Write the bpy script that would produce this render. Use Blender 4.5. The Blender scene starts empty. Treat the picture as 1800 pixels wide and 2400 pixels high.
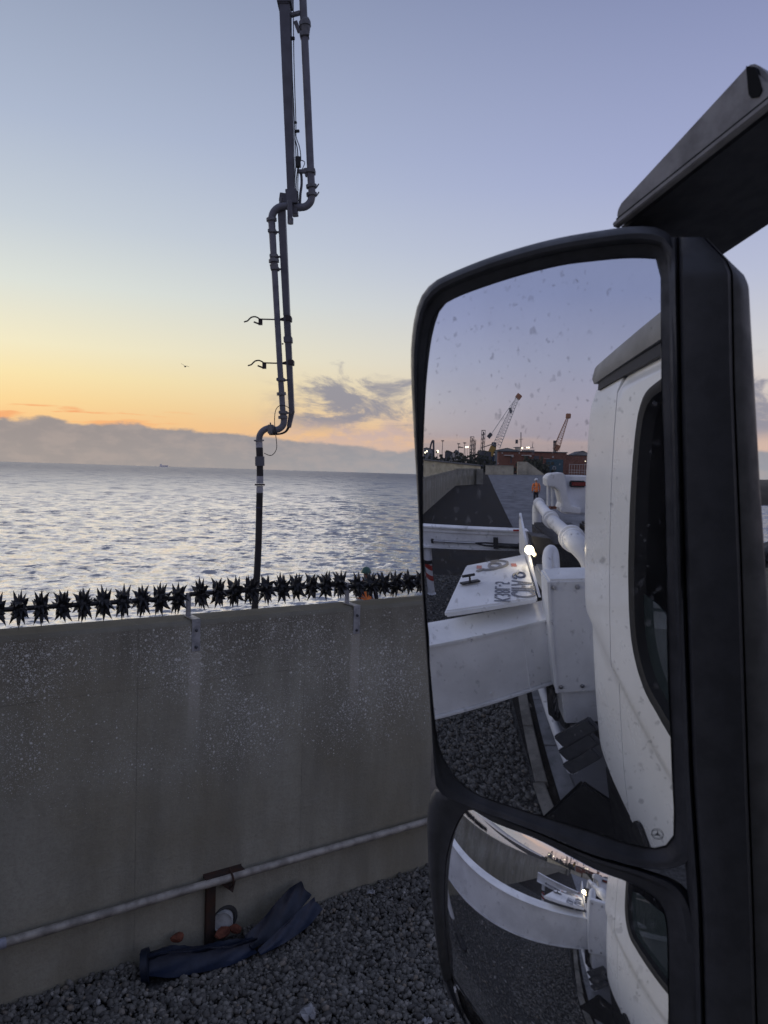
import bpy, bmesh, math, random
import numpy as np
from mathutils import Vector, Matrix
random.seed(7); rng = np.random.default_rng(11)
scene = bpy.context.scene
COL = scene.collection

# ------------------------------------------------------------------ camera
EYE = np.array([0.0, 0.0, 2.9])          # X = truck's forward, Y = towards the sea wall, Z = up
YAW, PITCH, ROLL, FPX = 55.836, -2.894, 1.7506, 1803.0
def cam_axes(yaw, pitch, roll):
    y, p, r = map(math.radians, (yaw, pitch, roll))
    f = np.array([math.cos(y)*math.cos(p), math.sin(y)*math.cos(p), math.sin(p)])
    rt = np.cross(f, [0, 0, 1.0]); rt /= np.linalg.norm(rt); up = np.cross(rt, f)
    return rt*math.cos(r)+up*math.sin(r), -rt*math.sin(r)+up*math.cos(r), f
AX = cam_axes(YAW, PITCH, ROLL)
cd = bpy.data.cameras.new('camera'); cam = bpy.data.objects.new('camera', cd); COL.objects.link(cam)
cam.matrix_world = Matrix(((AX[0][0], AX[1][0], -AX[2][0], EYE[0]), (AX[0][1], AX[1][1], -AX[2][1], EYE[1]),
                           (AX[0][2], AX[1][2], -AX[2][2], EYE[2]), (0, 0, 0, 1)))
cd.sensor_fit = 'VERTICAL'; cd.lens = 26.0; cd.sensor_height = 26.0*2400/FPX
cd.clip_start = 0.01; cd.clip_end = 90000
cd.dof.use_dof = True; cd.dof.focus_distance = 2.6; cd.dof.aperture_fstop = 13.0
scene.camera = cam

# ------------------------------------------------------------------ world: dusk sky
def lin(r, g, b):
    f = lambda c: c/12.92 if c <= 0.04045 else ((c+0.055)/1.055)**2.4
    return (f(r/255), f(g/255), f(b/255), 1.0)
SUN_AZ, SUN_EL = 4.0, 7.0                # degrees from +Y towards +X, and above the horizon
world = bpy.data.worlds.new('World'); scene.world = world; world.use_nodes = True
nt = world.node_tree; nt.nodes.clear()
def N(tree, t, **kw):
    n = tree.nodes.new(t)
    for k, v in kw.items():
        if k == 'inp':
            for kk, vv in v.items(): n.inputs[kk].default_value = vv
        else: setattr(n, k, v)
    return n
def wmath(op, a, b=None, c=None, clamp=False, tree=None):
    tree = tree or nt
    n = N(tree, 'ShaderNodeMath', operation=op, use_clamp=clamp)
    for i, v in enumerate((a, b, c)):
        if v is None: continue
        if isinstance(v, (int, float)): n.inputs[i].default_value = v
        else: tree.links.new(v, n.inputs[i])
    return n.outputs[0]
def wmix(fac, a, b, tree=None, mode='MIX'):
    tree = tree or nt
    n = N(tree, 'ShaderNodeMix', data_type='RGBA', blend_type=mode)
    for s, v in ((n.inputs[0], fac), (n.inputs[6], a), (n.inputs[7], b)):
        if isinstance(v, (int, float, tuple)): s.default_value = v
        else: tree.links.new(v, s)
    return n.outputs[2]
def wmap(v, a, b, c=0.0, d=1.0, smooth=True, tree=None):
    tree = tree or nt
    n = N(tree, 'ShaderNodeMapRange', interpolation_type='SMOOTHSTEP' if smooth else 'LINEAR')
    tree.links.new(v, n.inputs[0])
    for i, x in enumerate((a, b, c, d)): n.inputs[1+i].default_value = x
    return n.outputs[0]
def ramp(v, stops, tree=None):
    tree = tree or nt
    n = N(tree, 'ShaderNodeValToRGB'); r = n.color_ramp
    while len(r.elements) < len(stops): r.elements.new(0.5)
    for e, (p, c) in zip(r.elements, stops): e.position = p; e.color = c
    tree.links.new(v, n.inputs[0]); return n.outputs[0]
tc = N(nt, 'ShaderNodeTexCoord'); sx = N(nt, 'ShaderNodeSeparateXYZ'); nt.links.new(tc.outputs['Generated'], sx.inputs[0])
deg = 180/math.pi
el = wmath('MULTIPLY', wmath('ARCSINE', sx.outputs[2]), deg)
azm = wmath('MULTIPLY', wmath('ARCTAN2', sx.outputs[0], sx.outputs[1]), deg)
dlt = wmath('SUBTRACT', azm, SUN_AZ)
dlt = wmath('ABSOLUTE', wmath('WRAP', dlt, 180.0, -180.0))
e01 = wmath('DIVIDE', el, 60.0, clamp=True)
def stops(l): return [(e/60.0, lin(*c)) for e, c in l]
west = ramp(e01, stops([(0, (230, 190, 150)), (2.6, (244, 196, 138)), (4.2, (246, 212, 152)), (6, (246, 226, 174)), (8, (241, 233, 200)),
                        (12, (220, 226, 220)), (16, (199, 209, 219)), (22, (176, 188, 211)), (31, (148, 160, 186)), (60, (142, 153, 184))]))
north = ramp(e01, stops([(0, (196, 178, 180)), (3, (216, 186, 172)), (5, (222, 206, 194)), (9, (212, 211, 214)), (14, (188, 194, 218)),
                         (20, (166, 174, 212)), (31, (136, 145, 184)), (60, (140, 150, 184))]))
east = ramp(e01, stops([(0, (160, 152, 166)), (3, (172, 162, 174)), (8, (172, 167, 184)), (14, (162, 165, 190)), (24, (138, 147, 184)), (40, (132, 142, 178)),
                        (60, (138, 148, 180))]))
sky = wmix(wmap(dlt, 2, 60), west, north)
sky = wmix(wmap(dlt, 52, 112), sky, east)
nish = N(nt, 'ShaderNodeTexSky', sky_type='NISHITA', sun_disc=False, sun_elevation=math.radians(SUN_EL),
         sun_rotation=math.radians(SUN_AZ), altitude=5, air_density=1.0, dust_density=1.5, ozone_density=2.0)
nsc = wmix(1.0, nish.outputs[0], (0.035, 0.035, 0.035, 1), mode='MULTIPLY')
sky = wmix(0.06, sky, nsc)
# clouds low over the sea, in (azimuth, elevation) space
cv = N(nt, 'ShaderNodeCombineXYZ'); nt.links.new(azm, cv.inputs[0]); nt.links.new(wmath('MULTIPLY', el, 2.1), cv.inputs[1])
def noise(scale, detail=6, rough=0.55, vec=None, tree=None, dist=0.0, offs=None):
    tree = tree or nt
    n = N(tree, 'ShaderNodeTexNoise', inp={'Scale': scale, 'Detail': detail, 'Roughness': rough, 'Distortion': dist})
    if vec is not None:
        if offs:
            m = N(tree, 'ShaderNodeMapping'); m.inputs['Location'].default_value = offs; tree.links.new(vec, m.inputs[0]); vec = m.outputs[0]
        tree.links.new(vec, n.inputs['Vector'])
    return n.outputs['Fac']
n1 = noise(0.22, 9, 0.6, cv.outputs[0]); n2 = noise(0.20, 10, 0.66, cv.outputs[0], offs=(12.9, 3.6, 1.2), dist=0.6); n3 = noise(0.5, 5, 0.6, cv.outputs[0], offs=(3, 40, 7))
top = wmap(azm, 18, 33, 2.95, 1.95)
top = wmath('ADD', top, wmap(azm, 36, 70, 0, 0.6))
top = wmath('ADD', top, wmath('MULTIPLY', wmath('SUBTRACT', n1, 0.5), 2.1))
bank = wmap(wmath('SUBTRACT', top, el), -0.06, 0.30)
bank = wmath('MULTIPLY', bank, wmap(dlt, 60, 95, 1.0, 0.12))
bcol = wmix(wmap(el, 0.0, 2.8), wmix(wmap(dlt, 5, 38), lin(157, 151, 150), lin(150, 154, 162)), wmix(wmap(dlt, 5, 38), lin(148, 143, 145), lin(143, 146, 156)))
bcol = wmix(wmath('MULTIPLY', wmap(n3, 0.4, 0.65), 0.35), bcol, lin(182, 168, 162))
cum = wmap(wmath('SUBTRACT', n2, wmath('MULTIPLY', wmath('MAXIMUM', wmath('SUBTRACT', el, 4.6), 0.0), 0.062)), 0.365, 0.55)
cum = wmath('MULTIPLY', cum, wmath('MULTIPLY', wmap(el, 2.6, 4.0), wmap(el, 8.0, 9.5, 1.0, 0.0)))
cum = wmath('MULTIPLY', cum, wmap(azm, 24, 29))
cum = wmath('MULTIPLY', cum, wmap(dlt, 68, 100, 1.0, 0.0))
haze = wmath('MULTIPLY', wmath('MULTIPLY', wmap(n3, 0.35, 0.62), wmap(el, 4.6, 3.0)), wmath('MULTIPLY', wmap(azm, 22, 31), wmap(dlt, 68, 100, 1.0, 0.0)))
sky = wmix(haze, sky, lin(202, 178, 170))
sky = wmix(wmath('MULTIPLY', cum, 0.9), sky, lin(140, 140, 154))
st = N(nt, 'ShaderNodeCombineXYZ'); nt.links.new(wmath('MULTIPLY', azm, 0.25), st.inputs[0]); nt.links.new(wmath('MULTIPLY', el, 2.4), st.inputs[1])
n4 = noise(0.8, 4, 0.5, st.outputs[0], offs=(5.2, 1.1, 0))
fringe = wmath('MULTIPLY', wmap(n4, 0.52, 0.62), wmath('MULTIPLY', wmap(el, 2.4, 2.9), wmap(el, 3.6, 4.3, 1, 0)))
fringe = wmath('MULTIPLY', fringe, wmap(dlt, 6, 20, 0.95, 0.0))
sky = wmix(fringe, sky, lin(246, 166, 112))
glow = wmath('MULTIPLY', wmap(wmath('SUBTRACT', el, top), 1.1, 0.0), wmap(dlt, 8, 38, 0.30, 0.14))
sky = wmix(glow, sky, lin(252, 200, 138))
sky = wmix(wmath('MULTIPLY', bank, 0.94), sky, bcol)
bg = N(nt, 'ShaderNodeBackground', inp={'Strength': 1.0}); nt.links.new(sky, bg.inputs[0])
wo = N(nt, 'ShaderNodeOutputWorld'); nt.links.new(bg.outputs[0], wo.inputs[0])
# the sun, veiled by the cloud bank
sl = bpy.data.lights.new('sun', 'SUN'); sl.energy = 0.6; sl.angle = math.radians(56); sl.color = (1.0, 0.92, 0.86)
so = bpy.data.objects.new('sun', sl); COL.objects.link(so)
sd = Vector((math.sin(math.radians(SUN_AZ))*math.cos(math.radians(SUN_EL)), math.cos(math.radians(SUN_AZ))*math.cos(math.radians(SUN_EL)), math.sin(math.radians(SUN_EL))))
so.rotation_euler = (-sd).to_track_quat('-Z', 'Y').to_euler()
vs = scene.view_settings; vs.view_transform = 'Standard'; vs.look = 'None'; vs.exposure = 0.0; vs.gamma = 1.0; vs.use_curve_mapping = False
scene.cycles.max_bounces = 8; scene.cycles.glossy_bounces = 6; scene.cycles.caustics_reflective = False; scene.cycles.caustics_refractive = False

# ------------------------------------------------------------------ sight lines (to set things at their real distance)
def ray(x, y):
    d = AX[0]*((x-900)/FPX)+AX[1]*((1200-y)/FPX)+AX[2]; return d/np.linalg.norm(d)
def dX(x, y, X): r = ray(x, y); return EYE+r*(X/r[0])
def dY(x, y, Y): r = ray(x, y); return EYE+r*(Y/r[1])
def dZ(x, y, Z): r = ray(x, y); return EYE+r*((Z-EYE[2])/r[2])
HF = np.array([AX[2][0], AX[2][1], 0]); HF /= np.linalg.norm(HF); HR = np.array([HF[1], -HF[0], 0])
def dD(x, y, D): r = ray(x, y); return EYE+r*(D/(r@HF))
class Sphere:                                       # a convex mirror pane
    def __init__(s, R, P0, n): s.R = R; s.P0 = P0; s.n = n; s.S = P0+n*R
    def hit(s, x, y):
        r = ray(x, y); o = EYE-s.S; b = o@r; c = o@o-s.R**2; d = max(b*b-c, 0.0)
        return EYE+r*(-b-math.sqrt(d))
    def rr(s, x, y):
        P = s.hit(x, y); n = (P-s.S)/s.R; r = ray(x, y); return P, r-2*(r@n)*n
_r = ray(1132, 1085); _n = _r+np.array([1.0, 0, 0]); _n /= np.linalg.norm(_n)
MAIN = Sphere(1.45, EYE+_r*0.76, _n)
_a, _e = math.radians(17.9), math.radians(-2.1)
WIDE = Sphere(0.34, EYE+ray(1300, 2200)*0.90, np.array([math.cos(_a)*math.cos(_e), math.sin(_a)*math.cos(_e), math.sin(_e)]))
def mX(x, y, X, S=MAIN): P, r = S.rr(x, y); return P+r*((X-P[0])/r[0])
def mY(x, y, Y, S=MAIN): P, r = S.rr(x, y); return P+r*((Y-P[1])/r[1])
def mZ(x, y, Z, S=MAIN): P, r = S.rr(x, y); return P+r*((Z-P[2])/r[2])

# ------------------------------------------------------------------ mesh helpers
class MB:
    def __init__(s): s.v = []; s.f = []
    def add(s, vs, fs):
        o = len(s.v); s.v += [tuple(map(float, p)) for p in vs]; s.f += [tuple(i+o for i in f) for f in fs]; return s
    def box(s, c, h, R=None):
        c = np.array(c, float); R = np.eye(3) if R is None else np.array(R, float)
        P = [c+R@np.array([sx*h[0], sy*h[1], sz*h[2]]) for sx in (-1, 1) for sy in (-1, 1) for sz in (-1, 1)]
        return s.add(P, [(0, 1, 3, 2), (4, 6, 7, 5), (0, 4, 5, 1), (2, 3, 7, 6), (0, 2, 6, 4), (1, 5, 7, 3)])
    def span(s, a, b): a = np.array(a, float); b = np.array(b, float); return s.box((a+b)/2, np.abs(b-a)/2)
    def bar(s, p0, p1, w, d, side, w1=None, d1=None):
        p0 = np.array(p0, float); p1 = np.array(p1, float); t = p1-p0; t /= np.linalg.norm(t)
        sv = np.array(side, float); sv -= t*(sv@t); sv /= np.linalg.norm(sv); dv = np.cross(t, sv)
        w1 = w if w1 is None else w1; d1 = d if d1 is None else d1
        P = [p0+sv*a*w/2+dv*b*d/2 for a, b in ((-1, -1), (1, -1), (1, 1), (-1, 1))]+[p1+sv*a*w1/2+dv*b*d1/2 for a, b in ((-1, -1), (1, -1), (1, 1), (-1, 1))]
        return s.add(P, [(3, 2, 1, 0), (4, 5, 6, 7)]+[(i, (i+1) % 4, 4+(i+1) % 4, 4+i) for i in range(4)])
    def tube(s, pts, r, n=12, cap=True):
        pts = [np.array(p, float) for p in pts]; m = len(pts)
        rs = [r]*m if isinstance(r, (int, float)) else list(r)
        T = []
        for i in range(m):
            t = pts[min(i+1, m-1)]-pts[max(i-1, 0)]; L = np.linalg.norm(t); T.append(t/L if L > 1e-9 else (T[-1] if T else np.array([0, 0, 1.0])))
        a = np.cross(T[0], [0.3, 0.2, 0.93]); 
        if np.linalg.norm(a) < 1e-3: a = np.cross(T[0], [1.0, 0, 0])
        a /= np.linalg.norm(a); P = []
        for i in range(m):
            a = a-T[i]*(a@T[i]); a /= np.linalg.norm(a); b = np.cross(T[i], a)
            P += [pts[i]+rs[i]*(a*math.cos(2*math.pi*k/n)+b*math.sin(2*math.pi*k/n)) for k in range(n)]
        F = [(i*n+k, i*n+(k+1) % n, (i+1)*n+(k+1) % n, (i+1)*n+k) for i in range(m-1) for k in range(n)]
        if cap: F += [tuple(range(n-1, -1, -1)), tuple((m-1)*n+k for k in range(n))]
        return s.add(P, F)
    def prism(s, poly, axis, a, b):
        # poly: 2-D points in the plane across axis (0: YZ, 1: XZ, 2: XY)
        def mk(p, q): return {0: (q, p[0], p[1]), 1: (p[0], q, p[1]), 2: (p[0], p[1], q)}[axis]
        n = len(poly); P = [mk(p, a) for p in poly]+[mk(p, b) for p in poly]
        return s.add(P, [tuple(range(n))[::-1], tuple(range(n, 2*n))]+[(i, (i+1) % n, n+(i+1) % n, n+i) for i in range(n)])
    def loft(s, loops, closed=True, cap0=False, cap1=False):
        n = len(loops[0]); P = [p for L in loops for p in L]
        F = [(i*n+k, i*n+(k+1) % n, (i+1)*n+(k+1) % n, (i+1)*n+k) for i in range(len(loops)-1) for k in range(n if closed else n-1)]
        if cap0: F.append(tuple(range(n-1, -1, -1)))
        if cap1: F.append(tuple((len(loops)-1)*n+k for k in range(n)))
        return s.add(P, F)
    def lathe(s, prof, c, axis=(0, 0, 1), n=16):
        ax = np.array(axis, float); ax /= np.linalg.norm(ax); u = np.cross(ax, [0.21, 0.9, 0.37]); u /= np.linalg.norm(u); w = np.cross(ax, u); c = np.array(c, float)
        return s.loft([[c+ax*z+r*(u*math.cos(2*math.pi*k/n)+w*math.sin(2*math.pi*k/n)) for k in range(n)] for r, z in prof], cap0=True, cap1=True)
    def mesh(s, name, mat=None, smooth=None, bevel=0.0):
        me = bpy.data.meshes.new(name); me.from_pydata(s.v, [], s.f); me.update()
        bm = bmesh.new(); bm.from_mesh(me); bmesh.ops.recalc_face_normals(bm, faces=bm.faces)
        if bevel: bmesh.ops.bevel(bm, geom=[e for e in bm.edges if e.calc_face_angle(0) > 0.6], offset=bevel, segments=2, affect='EDGES', clamp_overlap=True)
        bm.to_mesh(me); bm.free()
        if mat: me.materials.append(mat)
        if smooth is not None:
            me.shade_smooth()
            if smooth < 179: me.set_sharp_from_angle(angle=math.radians(smooth))
        return me
    def build(s, name, mat, parent=None, smooth=None, bevel=0.0, origin=None):
        if origin is not None: s.v = [(p[0]-origin[0], p[1]-origin[1], p[2]-origin[2]) for p in s.v]
        return link(name, s.mesh(name, mat, smooth, bevel), parent, origin)
def wmat(o):
    m = o.matrix_basis
    return m if o.parent is None else wmat(o.parent) @ o.matrix_parent_inverse @ m
def link(name, data, parent=None, origin=None):
    o = bpy.data.objects.new(name, data); COL.objects.link(o)
    if origin is not None: o.location = Vector([float(q) for q in origin])
    if parent is not None:
        o.parent = parent; o.matrix_parent_inverse = wmat(parent).inverted()
    return o
def tag(o, label=None, cat=None, group=None, kind=None):
    if label: o['label'] = label
    if cat: o['category'] = cat
    if group: o['group'] = group
    if kind: o['kind'] = kind
    return o
def thing(name, loc, label, cat, group=None):
    o = bpy.data.objects.new(name, None); COL.objects.link(o); o.location = Vector([float(q) for q in loc]); o.empty_display_size = 0.2
    return tag(o, label, cat, group)
def smooth_path(pts, n=6):
    pts = [np.array(p, float) for p in pts]; out = []
    P = [2*pts[0]-pts[1]]+pts+[2*pts[-1]-pts[-2]]
    for i in range(1, len(P)-2):
        for k in range(n):
            t = k/n; a, b, c, d = P[i-1], P[i], P[i+1], P[i+2]
            out.append(0.5*(2*b+(c-a)*t+(2*a-5*b+4*c-d)*t*t+(3*b-a-3*c+d)*t**3))
    return out+[pts[-1]]
def closed_path(pts, n=8):
    pts = [np.array(p, float) for p in pts]; m = len(pts); out = []
    for i in range(m):
        a, b, c, d = pts[i-1], pts[i], pts[(i+1) % m], pts[(i+2) % m]
        for k in range(n):
            t = k/n; out.append(0.5*(2*b+(c-a)*t+(2*a-5*b+4*c-d)*t*t+(3*b-a-3*c+d)*t**3))
    return out

# ------------------------------------------------------------------ materials
def mat(name, col, rough=0.6, metal=0.0, var=0.0, scale=8.0, bump=0.0, bscale=None, col2=None, spec=0.5, coat=0.0, emit=None, es=0.0, stretch=None):
    m = bpy.data.materials.new(name); m.use_nodes = True; t = m.node_tree; b = t.nodes['Principled BSDF']
    c = tuple(col)+(1,) if len(col) == 3 else tuple(col)
    b.inputs['Base Color'].default_value = c; b.inputs['Roughness'].default_value = rough; b.inputs['Metallic'].default_value = metal
    b.inputs['Specular IOR Level'].default_value = spec; b.inputs['Coat Weight'].default_value = coat
    if emit: b.inputs['Emission Color'].default_value = tuple(emit)+(1,); b.inputs['Emission Strength'].default_value = es
    tcn = N(t, 'ShaderNodeTexCoord'); v = tcn.outputs['Object']
    if stretch:
        mp = N(t, 'ShaderNodeMapping'); mp.inputs['Scale'].default_value = stretch; t.links.new(v, mp.inputs[0]); v = mp.outputs[0]
    if var or col2:
        f = noise(scale, 6, 0.6, v, tree=t)
        c2 = tuple(col2)+(1,) if col2 else tuple(x*(1-var) for x in c[:3])+(1,)
        cc = wmix(wmap(f, 0.35, 0.68, tree=t), tuple(min(1, x*(1+var*0.4)) for x in c[:3])+(1,), c2, tree=t)
        t.links.new(cc, b.inputs['Base Color'])
        t.links.new(wmap(f, 0.3, 0.7, max(0.02, rough-0.08), min(1, rough+0.1), tree=t), b.inputs['Roughness'])
    if bump:
        f2 = noise(bscale or scale*6, 5, 0.6, v, tree=t)
        bn = N(t, 'ShaderNodeBump', inp={'Strength': 1.0, 'Distance': bump}); t.links.new(f2, bn.inputs['Height']); t.links.new(bn.outputs[0], b.inputs['Normal'])
    return m
# ================================================================== the setting
WY, WZ, WT = 4.341, 1.995, 0.22           # sea wall: near face, top, thickness
SEA = -4.0
def concrete(name, base=(0.375, 0.36, 0.285), lichen=1.0, dark=(0.245, 0.235, 0.185)):
    m = bpy.data.materials.new(name); m.use_nodes = True; t = m.node_tree; b = t.nodes['Principled BSDF']
    g = N(t, 'ShaderNodeNewGeometry'); pos = g.outputs['Position']; sp = N(t, 'ShaderNodeSeparateXYZ'); t.links.new(pos, sp.inputs[0])
    mp = N(t, 'ShaderNodeMapping'); mp.inputs['Scale'].default_value = (1, 1, 0.22); t.links.new(pos, mp.inputs[0])
    fstreak = noise(2.3, 6, 0.62, mp.outputs[0], tree=t); fblot = noise(0.9, 5, 0.6, pos, tree=t, offs=(4, 9, 2)); ffine = noise(55, 4, 0.7, pos, tree=t)
    c = wmix(wmap(fstreak, 0.38, 0.66, tree=t), base+(1,), dark+(1,), tree=t)
    c = wmix(wmath('MULTIPLY', wmap(fblot, 0.42, 0.7, tree=t), 0.55, tree=t), c, (0.25, 0.22, 0.14, 1), tree=t)
    c = wmix(wmath('MULTIPLY', wmap(ffine, 0.4, 0.7, tree=t), 0.35, tree=t), c, (0.23, 0.21, 0.17, 1), tree=t)
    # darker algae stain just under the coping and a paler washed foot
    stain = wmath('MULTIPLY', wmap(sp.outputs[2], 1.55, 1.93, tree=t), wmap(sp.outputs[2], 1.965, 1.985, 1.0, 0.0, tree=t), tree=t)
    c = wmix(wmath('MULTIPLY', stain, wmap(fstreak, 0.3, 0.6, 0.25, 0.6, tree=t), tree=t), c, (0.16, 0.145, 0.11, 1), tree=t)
    # washed pale run under each bracket
    for bx in (1.625, 2.745):
        d = wmath('ABSOLUTE', wmath('SUBTRACT', sp.outputs[0], bx, tree=t), tree=t)
        run = wmath('MULTIPLY', wmap(d, 0.045, 0.024, tree=t), wmath('MULTIPLY', wmap(sp.outputs[2], 1.2, 1.6, 0.0, 1.0, tree=t), wmap(sp.outputs[2], 1.84, 1.81, tree=t), tree=t), tree=t)
        c = wmix(wmath('MULTIPLY', run, 0.75, tree=t), c, (0.46, 0.43, 0.36, 1), tree=t)
    ln = wmap(wmath('ABSOLUTE', wmath('SUBTRACT', sp.outputs[2], wmath('MULTIPLY_ADD', wmath('SUBTRACT', fblot, 0.5, tree=t), 0.03, 1.63, tree=t), tree=t), tree=t), 0.006, 0.002, tree=t)
    c = wmix(wmath('MULTIPLY', ln, wmap(fstreak, 0.35, 0.6, 0.0, 0.35, tree=t), tree=t), c, (0.12, 0.11, 0.085, 1), tree=t)
    if lichen:
        dens = noise(1.15, 4, 0.6, pos, tree=t, offs=(1.3, 0, 5.2))
        hgt = wmath('MULTIPLY', wmap(sp.outputs[2], 0.55, 1.35, tree=t), wmap(sp.outputs[2], 1.99, 1.94, 0.55, 1.0, tree=t), tree=t)
        amt = wmath('MULTIPLY', wmap(dens, 0.28, 0.62, 0.42, 1.0, tree=t), hgt, tree=t)
        for sc, k in ((45, 0.30), (85, 0.34), (150, 0.38), (240, 0.4)):
            vo = N(t, 'ShaderNodeTexVoronoi', inp={'Scale': sc, 'Randomness': 1.0}); t.links.new(pos, vo.inputs['Vector'])
            sc3 = N(t, 'ShaderNodeSeparateColor'); t.links.new(vo.outputs['Color'], sc3.inputs[0])
            # radius of each spot: zero for most cells
            rad = wmath('MULTIPLY', wmath('SUBTRACT', wmath('ADD', wmath('MULTIPLY', amt, 0.66, tree=t), sc3.outputs[0], tree=t), 1.0, tree=t), k*2.2, tree=t)
            ed = wmath('SUBTRACT', rad, vo.outputs['Distance'], tree=t)
            spot = wmap(wmath('ADD', ed, wmath('MULTIPLY', wmath('SUBTRACT', ffine, 0.5, tree=t), 0.25, tree=t), tree=t), 0.0, 0.06, tree=t)
            lc = wmix(sc3.outputs[1], (0.80, 0.79, 0.72, 1), (0.52, 0.51, 0.46, 1), tree=t)
            c = wmix(wmath('MULTIPLY', spot, 0.85*lichen, tree=t), c, lc, tree=t)
    sn = N(t, 'ShaderNodeSeparateXYZ'); t.links.new(g.outputs['True Normal'], sn.inputs[0])
    c = wmix(wmath('MULTIPLY', wmap(sn.outputs[2], 0.5, 0.8, tree=t), wmap(fblot, 0.3, 0.6, 0.6, 0.9, tree=t), tree=t), c, (0.13, 0.118, 0.085, 1), tree=t)
    t.links.new(c, b.inputs['Base Color']); b.inputs['Roughness'].default_value = 0.92; b.inputs['Specular IOR Level'].default_value = 0.25
    bn = N(t, 'ShaderNodeBump', inp={'Strength': 0.6, 'Distance': 0.006}); t.links.new(wmath('ADD', ffine, wmath('MULTIPLY', noise(14, 4, 0.6, pos, tree=t), 1.5, tree=t), tree=t), bn.inputs['Height']); t.links.new(bn.outputs[0], b.inputs['Normal'])
    return m
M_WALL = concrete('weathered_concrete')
M_FARWALL = mat('far_concrete', (0.27, 0.26, 0.22), 0.9, var=0.35, scale=0.5)
M_DARKSTONE = mat('dark_stone', (0.06, 0.058, 0.055), 0.9, var=0.4, scale=1.5, bump=0.02)
M_GRIT = mat('gravel_bed', (0.09, 0.087, 0.08), 0.95, var=0.5, scale=30, bump=0.02, bscale=60)
M_ASPH = mat('asphalt', (0.16, 0.162, 0.17), 0.72, var=0.35, scale=0.7, bump=0.003, bscale=120)
M_VERGE = mat('dark_verge', (0.030, 0.029, 0.028), 1.0, var=0.5, scale=1.2, bump=0.01, bscale=40, col2=(0.045, 0.038, 0.030), spec=0.08)
M_KERB = mat('kerb_stone', (0.27, 0.25, 0.21), 0.9, var=0.35, scale=6, bump=0.003)
M_SLAB = mat('paving_slab', (0.28, 0.28, 0.28), 0.85, var=0.3, scale=5, bump=0.002)

# ground: one sheet under everything on land (sea side ends at the wall / apron)
def sheet(name, poly, z, m, lab=None, kind='structure', cat=None):
    o = MB().add([(p[0], p[1], z) for p in poly], [tuple(range(len(poly)))]).build(name, m); o['kind'] = kind
    if lab: o['label'] = lab
    return o
sheet('ground', [(90, -400), (90, WY+0.1), (-49, WY+0.1), (-53, 1.6), (-60, 0.6), (-60, 60), (-900, 60), (-900, -400)], -0.02, M_VERGE, 'dark ground of the quay behind the wall')
sheet('gravel_bed', [(90, 0.50), (90, WY), (-9, WY), (-9, 0.42)], -0.008, M_GRIT, 'dark bed under the loose gravel')
sheet('road', [(-9, -0.75), (-9, -60), (-118, -60), (-118, -0.8), (-60, -0.85), (-16, -0.9)], 0.0, M_ASPH, 'grey asphalt road reflected behind the truck')
sheet('paved_strip', [(90, 0.30), (90, -60), (-9.02, -60), (-9.02, 0.1)], 0.0, M_ASPH, 'grey hardstanding under the truck')
# kerb of separate stones and a row of slabs beside it
kerb = thing('kerb', (0, 0.4, 0), 'pale stone kerb along the gravel edge under the truck', 'kerb'); kerb['kind'] = 'structure'; del kerb['category']
ks = MB().box((0, 0, 0), (0.448, 0.06, 0.07)).mesh('kerb_stone', M_KERB, bevel=0.008)
sl_me = MB().box((0, 0, 0), (0.445, 0.085, 0.03)).mesh('slab', M_SLAB, bevel=0.006)
for i in range(14):
    x = 2.2-i*0.9; yy = 0.40-max(0, (-x-1.4))*0.06
    o = link('kerb_stone', ks, kerb); o.location = (x, yy, 0.0+random.uniform(-.006, .006)); o.matrix_parent_inverse = wmat(kerb).inverted(); o.rotation_euler = (0, 0, 0.06 if x < -1.4 else 0)
    o = link('slab', sl_me, kerb); o.location = (x+0.3, yy-0.20, -0.012+random.uniform(-.004, .004)); o.matrix_parent_inverse = wmat(kerb).inverted(); o.rotation_euler = (0, 0, 0.06 if x < -1.4 else 0)
# lower apron on the seaward side
APRON = float(dD(858, 1334, 20.5)[2]-1.828)
MB().span((-48, WY+WT, -4.6), (60, 18.0, APRON)).build('sea_apron', M_FARWALL)['kind'] = 'structure'
bpy.data.objects['sea_apron']['label'] = 'low concrete apron behind the wall'

# sea: displaced waves near, a flat sheet to the horizon
m = bpy.data.materials.new('sea_water'); m.use_nodes = True; t = m.node_tree; b = t.nodes['Principled BSDF']
b.inputs['Base Color'].default_value = (0.12, 0.12, 0.14, 1); b.inputs['Roughness'].default_value = 0.13; b.inputs['IOR'].default_value = 2.3
g = N(t, 'ShaderNodeNewGeometry'); mp = N(t, 'ShaderNodeMapping'); mp.inputs['Rotation'].default_value = (0, 0, math.radians(-28)); mp.inputs['Scale'].default_value = (0.5, 1.0, 1.0)
t.links.new(g.outputs['Position'], mp.inputs[0])
def vm(op, a, b_=None, sc=None):
    n = N(t, 'ShaderNodeVectorMath', operation=op)
    for k_, v_ in enumerate((a, b_)):
        if v_ is None: continue
        if isinstance(v_, tuple): n.inputs[k_].default_value = v_
        else: t.links.new(v_, n.inputs[k_])
    if sc is not None:
        if isinstance(sc, (int, float)): n.inputs['Scale'].default_value = sc
        else: t.links.new(sc, n.inputs['Scale'])
    return n.outputs[0]
mpl = N(t, 'ShaderNodeMapping'); mpl.inputs['Scale'].default_value = (0.45, 1.0, 1.0); t.links.new(mp.outputs[0], mpl.inputs[0])
gust = wmap(noise(0.012, 8, 0.65, mpl.outputs[0], tree=t), 0.36, 0.64, 0.6, 1.25, tree=t)
sy_ = N(t, 'ShaderNodeSeparateXYZ'); t.links.new(g.outputs['Position'], sy_.inputs[0])
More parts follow.
